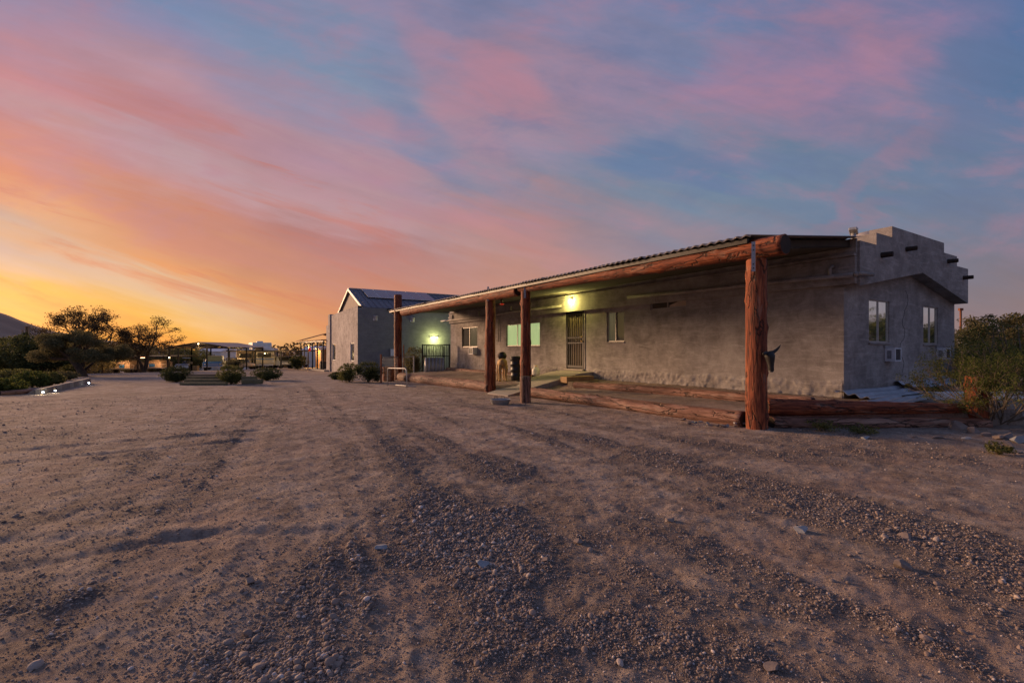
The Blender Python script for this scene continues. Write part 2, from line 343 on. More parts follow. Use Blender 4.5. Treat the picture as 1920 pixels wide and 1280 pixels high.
# ------------------------------------------------------------------ mesh builder
class MB:
    def __init__(s): s.v = []; s.f = []; s.m = []; s.mi = 0
    def add(s, vs, fs):
        o = len(s.v); s.v += [tuple(p) for p in vs]; s.f += [tuple(i+o for i in f) for f in fs]; s.m += [s.mi]*len(fs)
    def box(s, c, d, rz=0., rx=0., ry=0.):
        R = Euler((rx, ry, rz)).to_matrix(); h_ = [x/2 for x in d]
        vs = [R @ Vector((sx*h_[0], sy*h_[1], sz*h_[2])) + Vector(c) for sx in (-1, 1) for sy in (-1, 1) for sz in (-1, 1)]
        s.add(vs, [(0, 1, 3, 2), (4, 6, 7, 5), (0, 4, 5, 1), (2, 3, 7, 6), (0, 2, 6, 4), (1, 5, 7, 3)]); return s
    def b2(s, x0, x1, y0, y1, z0, z1): return s.box(((x0+x1)/2, (y0+y1)/2, (z0+z1)/2), (abs(x1-x0), abs(y1-y0), abs(z1-z0)))
    def quad(s, a, b, c_, d): s.add([a, b, c_, d], [(0, 1, 2, 3)]); return s
    def hexa(s, bot, top):
        n = len(bot); s.add(list(bot)+list(top), [tuple(range(n))[::-1], tuple(range(n, 2*n))]+[(i, (i+1) % n, n+(i+1) % n, n+i) for i in range(n)]); return s
    def tube(s, pts, r, seg=8, cap=True):
        pts = [Vector(p) for p in pts]; n = len(pts); rs = r if isinstance(r, (list, tuple)) else [r]*n
        vs = []; up = Vector((0, 0, 1))
        t0 = (pts[1]-pts[0]).normalized(); a = t0.orthogonal().normalized()
        for i, p in enumerate(pts):
            t_ = (pts[min(i+1, n-1)]-pts[max(i-1, 0)]).normalized()
            a = (a - t_*a.dot(t_)).normalized(); b = t_.cross(a)
            for k in range(seg):
                an = 2*PI*k/seg; vs.append(p+(a*math.cos(an)+b*math.sin(an))*rs[i])
        fs = [(i*seg+k, i*seg+(k+1) % seg, (i+1)*seg+(k+1) % seg, (i+1)*seg+k) for i in range(n-1) for k in range(seg)]
        if cap: fs += [tuple(range(seg))[::-1], tuple((n-1)*seg+k for k in range(seg))]
        s.add(vs, fs); return s
    def lathe(s, prof, c=(0, 0, 0), seg=20):
        vs = [(c[0]+r*math.cos(2*PI*k/seg), c[1]+r*math.sin(2*PI*k/seg), c[2]+z) for r, z in prof for k in range(seg)]
        n = len(prof)
        fs = [(i*seg+k, i*seg+(k+1) % seg, (i+1)*seg+(k+1) % seg, (i+1)*seg+k) for i in range(n-1) for k in range(seg)]
        fs += [tuple(range(seg))[::-1], tuple((n-1)*seg+k for k in range(seg))]
        s.add(vs, fs); return s
    def build(s, name, mat, parent=None, smooth=False, bevel=0.):
        me = bpy.data.meshes.new(name); me.from_pydata(s.v, [], s.f)
        mats = mat if isinstance(mat, (list, tuple)) else [mat]
        for m_ in mats: me.materials.append(MAT[m_])
        if len(mats) > 1: me.polygons.foreach_set('material_index', s.m)
        if smooth: me.polygons.foreach_set('use_smooth', [True]*len(me.polygons))
        me.update()
        o = bpy.data.objects.new(name, me); COL.objects.link(o); o.parent = parent
        if bevel:
            md = o.modifiers.new('bevel', 'BEVEL'); md.width = bevel; md.segments = 2; md.limit_method = 'ANGLE'; md.angle_limit = math.radians(50)
        return o
def npmesh(name, V_, F_, mat, parent=None, smooth=False):
    V_ = np.asarray(V_, np.float32); F_ = np.asarray(F_, np.int32); k = F_.shape[1]
    me = bpy.data.meshes.new(name); me.vertices.add(len(V_)); me.vertices.foreach_set('co', V_.ravel())
    me.loops.add(F_.size); me.loops.foreach_set('vertex_index', F_.ravel())
    me.polygons.add(len(F_)); me.polygons.foreach_set('loop_start', np.arange(0, F_.size, k, dtype=np.int32))
    if smooth: me.polygons.foreach_set('use_smooth', np.ones(len(F_), bool))
    me.materials.append(MAT[mat]) if mat else None
    me.update(calc_edges=True); me.validate()
    o = bpy.data.objects.new(name, me); COL.objects.link(o); o.parent = parent
    return o
def tag(o, label=None, cat=None, group=None, kind=None):
    if label: o['label'] = label
    if cat: o['category'] = cat
    if group: o['group'] = group
    if kind: o['kind'] = kind
    return o
def thing(name, label, cat, loc=(0, 0, 0), rz=0., group=None):
    o = bpy.data.objects.new(name, None); COL.objects.link(o); o.empty_display_size = .2
    o.location = loc; o.rotation_euler = (0, 0, rz); return tag(o, label, cat, group)
def kids(o): return [c_ for c_ in bpy.data.objects if c_.parent == o]
def copy_tree(o, loc=None, rz=None, scale=None, label=None, group=None, parent=None):
    r = o.copy(); COL.objects.link(r)
    if parent: r.parent = parent
    if loc is not None: r.location = loc
    if rz is not None: r.rotation_euler = (0, 0, rz)
    if scale is not None: r.scale = (scale,)*3 if not isinstance(scale, tuple) else scale
    if label: r['label'] = label
    if group: r['group'] = group
    for ch in kids(o): copy_tree(ch, parent=r)
    return r

# ------------------------------------------------------------------ frames and terrain
ANG = math.radians(30.9)
U1 = (-math.sin(ANG), math.cos(ANG)); U2 = (math.cos(ANG), math.sin(ANG))
P0 = (6.78, 9.30)
def HW(x, y): return (P0[0]+x*U2[0]+y*U1[0], P0[1]+x*U2[1]+y*U1[1])      # house local -> world
def WH(X, Y):
    a, b = X-P0[0], Y-P0[1]; return (a*U2[0]+b*U2[1], a*U1[0]+b*U1[1])
def gz(x, y):
    x = np.asarray(x, float); y = np.asarray(y, float)
    yc = np.clip(y, -30, 90); xc = np.clip(x, -75, 60)
    return -(.02*np.maximum(0, yc-8) + .006*np.maximum(0, yc-30) + .03*np.maximum(0, -xc-30)*sstep(y, 20, 45))
def G(px, py):
    """ground point seen at a place in the photograph"""
    dx_, dz_ = (px-960)/853, (655-py)/853
    lo, hi = 1., 300.
    for _ in range(50):
        m_ = (lo+hi)/2
        if CAMZ+dz_*m_ > float(gz(dx_*m_, m_)): lo = m_
        else: hi = m_
    return Vector((dx_*lo, lo, float(gz(dx_*lo, lo))))
def A_(px, py, D): return Vector(((px-960)/853*D, D, CAMZ+(655-py)/853*D))
def on_ground(px, D):
    x = (px-960)/853*D; return Vector((x, D, float(gz(x, D))))
def front_t(px, off=0.):
    """distance along the front wall plane (house local x = off)"""
    s_ = (px-960)/853; ax, ay = HW(off, 0)
    k = (ax-s_*ay)/(s_*U1[1]-U1[0]); return k, ay+k*U1[1]
def front_z(px, py, off=0.):
    k, D = front_t(px, off); return CAMZ+(655-py)/853*D
def side_t(px, off=0.):
    s_ = (px-960)/853; ax, ay = HW(0, off)
    k = (s_*ay-ax)/(U2[0]-s_*U2[1]); return k, ay+k*U2[1]
def side_z(px, py, off=0.):
    k, D = side_t(px, off); return CAMZ+(655-py)/853*D

# gravel map: 1 where loose stones lie, 0 on packed dirt
def blob_px(x, y, cx, cy, rx, ry, ang=0.):
    """ellipse around a spot seen in the photo, in image-plane measure"""
    yy = np.maximum(y, .5); px = 960+853*x/yy; py = 655+853*CAMZ/yy
    a, b = px-cx, py-cy; ca, sa = math.cos(ang), math.sin(ang)
    u = (a*ca+b*sa)/rx; v = (-a*sa+b*ca)/ry
    return sstep(np.sqrt(u*u+v*v), 1.25, .45)
def gravel_map(x, y):
    wx = x+.5*fbm(x*1.3, y*1.3, 4, 3); wy = y+.7*fbm(x*1.1+9, y*1.1, 4, 5)
    g = np.zeros_like(x)
    for b in [(470,1220,210,110,-.25,1.),(640,1080,230,100,-.5,.75),(860,1010,190,100,.25,.95),(740,985,150,30,-.1,.8),(900,1130,120,130,.2,.8),(940,872,110,30,.1,1.),(720,860,150,50,.1,.6),
              (1250,850,330,45,.12,.8),(1500,960,400,75,.28,.95),(1750,1060,330,90,.35,1.),(1850,1200,260,110,.3,.9),(1250,1230,260,60,.2,.6),(1400,1130,200,30,.2,.45),
              (250,900,260,60,0,.35),(150,1110,170,30,-.1,.5),(60,1250,160,50,0,.4),(600,790,230,25,.1,.35),(1700,860,300,50,.1,.4)]:
        g = np.maximum(g, b[5]*blob_px(wx, wy, *b[:5]))
    g = g*.8 + 1.0*fbm(x*.9, y*.9, 5, 11) + .9*fbm(x*4, y*4, 4, 21) + .05
    # packed wheel tracks
    for (x0, y0, x1, y1, w) in [(2.5, 1.2, -3.6, 11.5, .38), (4.3, 1.6, -2.2, 12.2, .34), (-3.6, 11.5, -9.5, 24, .5), (-2.2, 12.2, -7.8, 24, .5), (-1.6, 2.0, -4.2, 9.5, .3)]:
        L_ = math.hypot(x1-x0, y1-y0); ux, uy = (x1-x0)/L_, (y1-y0)/L_
        t_ = (wx-x0)*ux+(wy-y0)*uy; d = np.abs(-(wx-x0)*uy+(wy-y0)*ux + .35*np.sin(t_*.45))
        g = g - .75*sstep(d, w*1.5, w*.3)*sstep(t_, -1, 0)*sstep(t_, L_+1, L_)
    u = drive_u(wx*.15+x*.85, y)
    g = g + .62*(vnoise(u*5.5, y*.16, 33)-.5)*sstep(np.abs(u), 5.5, 2.0) + .5*(vnoise(u*13, y*.3, 35)-.5)*sstep(np.abs(u), 5, 2.5)
    return np.clip(g, 0, 1)
def drive_u(x, y):
    # sideways distance from the middle line of the drive, which swings left as it goes
    return (x-(1.6-.42*y-.0035*y*y))*.9
def relief(x, y):
    z = .035*fbm(x*.5, y*.5, 3, 31) + .016*fbm(x*2.1, y*2.1, 3, 41) + .022*fbm(x*9, y*9, 3, 51)
    z = z + .016*fbm(x*24, y*24, 2, 61)
    u = drive_u(x, y); z = z + .011*(vnoise(u*4.2, y*.2, 81)-.5)*sstep(np.abs(u), 5.5, 2.5) + .006*(vnoise(u*12, y*.35, 83)-.5)*sstep(np.abs(u), 5, 2.5)
    wx = x+.3*fbm(x, y, 3, 71)
    for (x0, y0, x1, y1) in [(-6.2, 4.6, -3.6, 6.3), (-6.4, 5.4, -4.0, 7.0), (-3.2, 2.4, -1.9, 3.2), (-4.6, 2.9, -1.4, 3.1)]:   # old ruts at left
        L_ = math.hypot(x1-x0, y1-y0); ux, uy = (x1-x0)/L_, (y1-y0)/L_
        t_ = (wx-x0)*ux+(y-y0)*uy; d = -(wx-x0)*uy+(y-y0)*ux
        k = sstep(t_, -.5, .4)*sstep(t_, L_+.5, L_-.4)
        k = k*(.4+1.2*vnoise(x*3, y*3, 5)); z = z - .018*k*np.exp(-(d/.05)**2)*.6 + .012*k*np.exp(-((d-.13)/.07)**2)
    return z

# ================================================================== GROUND
def build_ground():
    nf, nr = 430, 500
    th = np.concatenate([np.linspace(-57, 57, nf), np.linspace(62, 298, 32)])*PI/180      # azimuth, full turn
    rr = np.concatenate([[.5, .8], 1.15*np.power(90/1.15, np.linspace(0, 1, nr)), [110, 150, 220, 350, 600, 1000]])
    TH, RR = np.meshgrid(th, rr); X = RR*np.sin(TH); Y = RR*np.cos(TH)
    fade = np.clip(1.5-RR/30, .0, 1)
    Z = gz(X, Y)+relief(X, Y)*fade
    front = np.abs(((TH+PI) % (2*PI))-PI) < 1.02
    g = gravel_map(X, Y)*front; g = np.where(RR > 45, .4, g); g = np.where(front, g, .4)
    Z = Z + .012*sstep(g, .4, .8)*fade*front
    n, m_ = len(rr), len(th)
    idx = np.arange(n*m_).reshape(n, m_)
    a = idx[:-1, :]; b = np.roll(idx, -1, 1)[:-1, :]; c_ = np.roll(idx, -1, 1)[1:, :]; d = idx[1:, :]
    F_ = np.stack([a, d, c_, b], -1).reshape(-1, 4)
    V_ = np.stack([X, Y, Z], -1).reshape(-1, 3)
    o = npmesh('ground', V_, F_, None, smooth=True)
    at = o.data.attributes.new('gravel', 'FLOAT', 'POINT'); at.data.foreach_set('value', g.ravel().astype(np.float32))
    return tag(o, kind='structure')
def ground_mat(name, tint=1.0):
    m, t, b = newmat(name)
    co = t.new('ShaderNodeNewGeometry').outputs['Position']
    ga = t.new('ShaderNodeAttribute', attribute_name='gravel').outputs['Fac']
    big = t.noise(co, .55, 6, .6, .5); mid = t.noise(t.vm('ADD', co, (4, 2, 0)), 2.4, 7, .66, .4)
    fine = t.noise(co, 34, 5, .72); vf = t.noise(co, 120, 4, .75)
    warm = t.noise(t.vm('ADD', co, (11, 3, 0)), .9, 6, .65, .8)
    dirt = t.ramp(t.m('ADD', t.m('MULTIPLY', mid, .6), t.m('MULTIPLY', fine, .4)), [(.40, (.205, .152, .118)), (.51, (.375, .292, .232)), (.62, (.53, .43, .355))])
    dirt = t.mix(t.m('MULTIPLY', t.smooth(warm, .46, .64), .38), dirt, (.42, .285, .22))
    grav = t.ramp(t.m('ADD', t.m('MULTIPLY', vf, .6), t.m('MULTIPLY', fine, .4)), [(.36, (.05, .042, .040)), (.48, (.21, .165, .140)), (.58, (.37, .300, .258)), (.68, (.58, .49, .43))])
    gm = t.smooth(t.m('ADD', ga, t.m('ADD', t.m('MULTIPLY', t.m('SUBTRACT', fine, .5), 1.6), t.m('MULTIPLY', t.m('SUBTRACT', mid, .5), .8))), .10, .85)
    vo = t.new('ShaderNodeTexVoronoi', feature='F1'); t.put(vo.inputs['Vector'], co); vo.inputs['Scale'].default_value = 42; 
    cell = vo.outputs['Color']; cd = vo.outputs['Distance']
    cs = t.sep(cell)
    grav = t.mix(.45, grav, t.ramp(cs[0], [(0, (.10, .08, .07)), (.5, (.23, .182, .158)), (.9, (.34, .285, .25)), (1, (.6, .54, .5))]))
    grav = t.mix(t.m('MULTIPLY', t.smooth(cd, .35, .75), .55), grav, (.07, .055, .05))
    col = t.mix(gm, dirt, grav)
    spk = t.smooth(t.noise(t.vm('ADD', co, (2, 2, 2)), 60, 2, .5), .70, .74)
    col = t.mix(t.m('MULTIPLY', spk, .5), col, (.58, .50, .44))
    mot = t.noise(t.vm('ADD', co, (6, 1, 0)), 9, 6, .72, .3)
    col = t.mix(t.m('MULTIPLY', t.smooth(mot, .52, .66), .55), col, (.13, .10, .088))
    col = t.mix(t.m('MULTIPLY', t.smooth(mot, .44, .34), .30), col, (.56, .48, .42))
    col = t.mix(t.m('MULTIPLY', t.smooth(big, .50, .66), .30), col, (.15, .115, .10))
    t.put(b.inputs['Base Color'], col); b.inputs['Roughness'].default_value = .95; b.inputs['Specular IOR Level'].default_value = .15
    hh = t.m('ADD', t.m('MULTIPLY', fine, 1.0), t.m('ADD', t.m('MULTIPLY', vf, .5), t.m('MULTIPLY', t.m('MULTIPLY', t.m('SUBTRACT', .8, cd), gm), 1.3)))
    bump(t, b, hh, 1.0, .03)
    return m
ground_mat('ground_dirt')
ground = build_ground(); ground.data.materials.append(MAT['ground_dirt'])

# loose stones: thousands of little pebbles lying where the gravel is
def pebble_proto(i):
    r_ = np.random.default_rng(100+i)
    import bmesh
    bm = bmesh.new(); bmesh.ops.create_icosphere(bm, subdivisions=2, radius=1)
    s_ = Vector((1, r_.uniform(.6, .9), r_.uniform(.4, .75)))
    for v in bm.verts:
        k = 1+.22*float(fbm(np.array([v.co.x*1.7+i*5]), np.array([v.co.y*1.7+v.co.z*2.1]), 3, i)[0])*2
        v.co = Vector((v.co.x*s_.x*k, v.co.y*s_.y*k, v.co.z*s_.z*k))
    me = bpy.data.meshes.new('pebble'); bm.to_mesh(me); bm.free()
    me.materials.append(MAT['pebble'])
    return bpy.data.objects.new('pebble_shape', me)
def pebble_mat():
    m, t, b = newmat('pebble')
    r_ = t.new('ShaderNodeObjectInfo').outputs['Random']
    co = t.new('ShaderNodeTexCoord').outputs['Object']
    n = t.noise(co, 2.5, 4, .6)
    col = t.ramp(r_, [(0, (.07, .056, .052)), (.3, (.18, .136, .112)), (.55, (.30, .222, .175)), (.8, (.21, .172, .150)), (.93, (.42, .35, .30)), (1, (.72, .64, .58))])
    col = t.mix(t.m('MULTIPLY', n, .6), col, (.27, .20, .165))
    t.put(b.inputs['Base Color'], col); b.inputs['Roughness'].default_value = .8; b.inputs['Specular IOR Level'].default_value = .3
pebble_mat()
def scatter_stones():
    N = 1100000
    az_ = rng.uniform(-52, 52, N)*PI/180
    r_ = 1.5*np.power(17/1.5, rng.random(N)**.9)
    x = r_*np.sin(az_); y = r_*np.cos(az_)
    g = gravel_map(x, y)
    dens = .34+.66*sstep(g, .1, .95)
    keep = rng.random(N) < dens*.42
    hx, hy = WH(x, y)
    keep &= ~((hx > -3.75) & (hy > -.5) & (hx < 7)) & ~((y > 7.2) & (x > 4))
    x, y, g = x[keep], y[keep], g[keep]; n = len(x); rd = np.hypot(x, y)
    near = blob_px(x, y, 520, 1190, 300, 150, -.3); near = np.maximum(near, .6*blob_px(x, y, 860, 1010, 200, 100, .2))
    s_ = np.exp(rng.normal(0, .55, n))*.0020*(1+.115*rd)*(.7+.5*g)*(1+.7*near)
    s_ = np.where(rng.random(n) < .006, s_*2.0, s_); s_ = np.minimum(s_, .026)
    fade = np.clip(1.5-rd/30, 0, 1)
    z = gz(x, y)+relief(x, y)*fade + .012*sstep(g, .4, .8)*fade + s_*.18
    me = bpy.data.meshes.new('gravel_stones'); me.vertices.add(n); me.vertices.foreach_set('co', np.stack([x, y, z], -1).astype(np.float32).ravel())
    a = me.attributes.new('siz', 'FLOAT', 'POINT'); a.data.foreach_set('value', s_.astype(np.float32))
    rot = np.stack([rng.normal(0, .35, n), rng.normal(0, .35, n), rng.uniform(0, 6.28, n)], -1).astype(np.float32)
    a = me.attributes.new('rt', 'FLOAT_VECTOR', 'POINT'); a.data.foreach_set('vector', rot.ravel())
    o = bpy.data.objects.new('gravel_stones', me); COL.objects.link(o); tag(o, 'loose grey and brown gravel stones strewn over the dirt yard', 'gravel', kind='stuff')
    ng = bpy.data.node_groups.new('scatter_pebbles', 'GeometryNodeTree')
    ng.interface.new_socket('Geometry', in_out='INPUT', socket_type='NodeSocketGeometry'); ng.interface.new_socket('Geometry', in_out='OUTPUT', socket_type='NodeSocketGeometry')
    gi = ng.nodes.new('NodeGroupInput'); go = ng.nodes.new('NodeGroupOutput')
    jn = ng.nodes.new('GeometryNodeJoinGeometry')
    for i in range(5):
        oi = ng.nodes.new('GeometryNodeObjectInfo'); oi.inputs[0].default_value = pebble_proto(i); oi.inputs['As Instance'].default_value = True
        ng.links.new(oi.outputs['Geometry'], jn.inputs[0])
    ip = ng.nodes.new('GeometryNodeInstanceOnPoints'); ng.links.new(gi.outputs[0], ip.inputs['Points']); ng.links.new(jn.outputs[0], ip.inputs['Instance'])
    ip.inputs['Pick Instance'].default_value = True
    at = ng.nodes.new('GeometryNodeInputNamedAttribute'); at.data_type = 'FLOAT'; at.inputs[0].default_value = 'siz'; ng.links.new(at.outputs[0], ip.inputs['Scale'])
    at = ng.nodes.new('GeometryNodeInputNamedAttribute'); at.data_type = 'FLOAT_VECTOR'; at.inputs[0].default_value = 'rt'; ng.links.new(at.outputs[0], ip.inputs['Rotation'])
    ng.links.new(ip.outputs[0], go.inputs[0])
    md = o.modifiers.new('scatter', 'NODES'); md.node_group = ng
    print('stones', n)
    return o
scatter_stones()

# raised soil of the yard in front of and beside the house, held by the logs
def yard_z(hx, hy, X, Y):
    zt = gz(X, Y)
    zw = .27-.11*np.clip(hy, -3, 21)/20.2
    t_ = np.clip((hx+3.56)/3.5, 0, 1)
    z = (zt+.17)*(1-t_)+zw*t_
    e = sstep(hy, 5.9, 6.7)*sstep(hy, 8.9, 8.1)*sstep(t_, .75, .2)
    z = z*(1-e)+(zt+.02)*e
    z = np.where(hy < 0, np.minimum(z, .26), z)
    s_ = sstep(hy, .4, -1.2)
    z = z*(1-s_)+.24*s_
    return z
def build_yard():
    st = .09; xs = np.arange(-8, 10.5, st); ys = np.arange(7.3, 28, st)
    X, Y = np.meshgrid(xs, ys); hx, hy = WH(X, Y)
    Z = yard_z(hx, hy, X, Y)+relief(X, Y)*.9+.010*fbm(X*12, Y*12, 3, 5)
    # keep the edge under the logs
    ok = (hx > -3.6) & (hx < 9) & (hy < 20.3) & (Y > 7.42)
    ok &= ~((hx > .15) & (hy > .3))
    ok &= ~((X > 8.6) & (Y < 9))
    k = ok[:-1, :-1] & ok[1:, :-1] & ok[1:, 1:] & ok[:-1, 1:]
    idx = np.arange(X.size).reshape(X.shape)
    F_ = np.stack([idx[:-1, :-1][k], idx[:-1, 1:][k], idx[1:, 1:][k], idx[1:, :-1][k]], -1)
    # fold the rim down into the ground
    used = np.zeros(X.size, bool); used[F_.ravel()] = True
    cnt = np.zeros(X.size); np.add.at(cnt, F_.ravel(), 1)
    rim = used & (cnt < 4); Zf = Z.ravel().copy(); Zf[rim] = gz(X, Y).ravel()[rim]-.1
    remap = -np.ones(X.size, int); remap[used] = np.arange(used.sum())
    V_ = np.stack([X.ravel()[used], Y.ravel()[used], Zf[used]], -1)
    o = npmesh('yard_soil', V_, remap[F_], 'ground_dirt', smooth=True)
    g = np.clip(.30+.8*fbm(V_[:, 0]*1.5, V_[:, 1]*1.5, 4, 8), 0, 1)
    at = o.data.attributes.new('gravel', 'FLOAT', 'POINT'); at.data.foreach_set('value', g.astype(np.float32))
    tag(o, kind='structure')
build_yard()

# ================================================================== LOGS
def log(name, p0, p1, r0, r1, mat, parent=None, seg=22, knots=7, seed=0, lump=.05, ends=True):
    p0, p1 = Vector(p0), Vector(p1); L_ = (p1-p0).length
    if parent is not None:
        inv = (Matrix.Translation(parent.location) @ parent.rotation_euler.to_matrix().to_4x4()).inverted(); p0l, p1l = inv @ p0, inv @ p1
    else: p0l, p1l = p0, p1
    n = max(6, int(L_/.07)); n = min(n, 160)
    r_ = np.random.default_rng(seed+900)
    zz_ = np.linspace(0, L_, n+1); an = np.arange(seg)*2*PI/seg
    AN, ZZ = np.meshgrid(an, zz_)
    R_ = r0+(r1-r0)*ZZ/L_
    lu = 1+lump*2*fbm(np.cos(AN)*1.4+seed*3+5, ZZ*.9+np.sin(AN)*1.4, 3, seed)+.05*fbm(np.cos(AN)*5+seed, ZZ*2.2+np.sin(AN)*5, 2, seed+4)
    for k in range(knots):
        ka, kz = r_.uniform(0, 2*PI), r_.uniform(.05, .95)*L_
        da = (AN-ka+PI) % (2*PI)-PI
        lu = lu+.16*np.exp(-((da*r0/.05)**2+((ZZ-kz)/.055)**2))
    bx = .12*r0*fbm(ZZ*.5, ZZ*0+seed, 2, seed+7)*4; by = .12*r0*fbm(ZZ*.5+30, ZZ*0+seed, 2, seed+9)*4
    X = R_*lu*np.cos(AN)+bx; Y = R_*lu*np.sin(AN)+by
    V_ = np.stack([X, Y, ZZ], -1).reshape(-1, 3)
    idx = np.arange((n+1)*seg).reshape(n+1, seg); b = np.roll(idx, -1, 1)
    F_ = np.stack([idx[:-1], b[:-1], b[1:], idx[1:]], -1).reshape(-1, 4)
    # ends: a fan with a slight chamfer
    vs = V_.tolist(); fs = F_.tolist()
    me = bpy.data.meshes.new(name)
    side = len(fs)
    for e, zed in ((0, -.012), (n, L_+.012)):
        ring = idx[e]; base = len(vs)
        for i in ring: v = V_[i]; vs.append((v[0]*.90, v[1]*.90, zed))
        nr_ = [base+i for i in range(seg)]
        for i in range(seg):
            q = (int(ring[i]), int(ring[(i+1) % seg]), nr_[(i+1) % seg], nr_[i]); fs.append(q if e else q[::-1])
        fs.append(nr_ if e else nr_[::-1])
    me.from_pydata(vs, [], fs); me.materials.append(MAT[mat]); me.materials.append(MAT['log_end'])
    mi = [0]*len(fs); 
    if ends: mi[side+seg] = 1; mi[-1] = 1
    me.polygons.foreach_set('material_index', mi)
    sm = [True]*len(fs); sm[side+seg] = False; sm[-1] = False
    me.polygons.foreach_set('use_smooth', sm); me.update()
    o = bpy.data.objects.new(name, me); COL.objects.link(o)
    d = (p1l-p0l).normalized()
    o.parent = parent; o.location = p0l; o.rotation_euler = d.to_track_quat('Z', 'Y').to_euler()
    return o

# ================================================================== HOUSE
HROOT = (P0[0], P0[1], 0)
def wall_with_openings(mb, axis, lo, hi, z0, z1, ops, depth=.13, sgn=1):
    """wall sheet in the plane axis=0; openings (a0,a1,b0,b1) with reveals going inward"""
    As = sorted({lo, hi, *[o_[0] for o_ in ops], *[o_[1] for o_ in ops]}); Zs = sorted({z0, z1, *[o_[2] for o_ in ops], *[o_[3] for o_ in ops]})
    P = (lambda a, z, d=0.: (d, a, z)) if axis == 'x' else (lambda a, z, d=0.: (a, d, z))
    for i in range(len(As)-1):
        for j in range(len(Zs)-1):
            a, z = (As[i]+As[i+1])/2, (Zs[j]+Zs[j+1])/2
            if any(o_[0] < a < o_[1] and o_[2] < z < o_[3] for o_ in ops): continue
            q = [P(As[i], Zs[j]), P(As[i+1], Zs[j]), P(As[i+1], Zs[j+1]), P(As[i], Zs[j+1])]
            mb.quad(*(q if axis != 'x' else q[::-1]))
    for a0, a1, b0, b1 in ops:
        d = depth
        mb.quad(P(a0, b0), P(a1, b0), P(a1, b0, d), P(a0, b0, d)); mb.quad(P(a0, b1), P(a0, b1, d), P(a1, b1, d), P(a1, b1))
        mb.quad(P(a0, b0), P(a0, b0, d), P(a0, b1, d), P(a0, b1)); mb.quad(P(a1, b0), P(a1, b1), P(a1, b1, d), P(a1, b0, d))
        mb.quad(P(a0, b0, d), P(a1, b0, d), P(a1, b1, d), P(a0, b1, d))
def rect_front(px0, px1, ptop, pbot):
    t0, t1 = front_t(px1)[0], front_t(px0)[0]; pm = (px0+px1)/2
    return (t0, t1, front_z(pm, pbot), front_z(pm, ptop))
def rect_side(px0, px1, ptop, pbot):
    t0, t1 = side_t(px0)[0], side_t(px1)[0]; pm = (px0+px1)/2
    return (t0, t1, side_z(pm, pbot), side_z(pm, ptop))
LEN, WID = 20.2, 6.3
F_door = rect_front(1062, 1095.5, 583.5, 691)
F_w = {'mid': rect_front(1137.5, 1170, 583.5, 640.5), 'slit': rect_front(1219, 1286.5, 559, 578), 'green': rect_front(949, 1012, 606, 648.5), 'far': rect_front(866, 895, 613, 650.5)}
S_w = [rect_side(1629, 1667.5, 563, 641.5), rect_side(1731, 1758.5, 575, 644.5)]
print('door', F_door, F_w, S_w)
house = thing('stucco_house', 'long low grey stucco house with stepped parapet and log porch in front', 'house', HROOT, ANG)
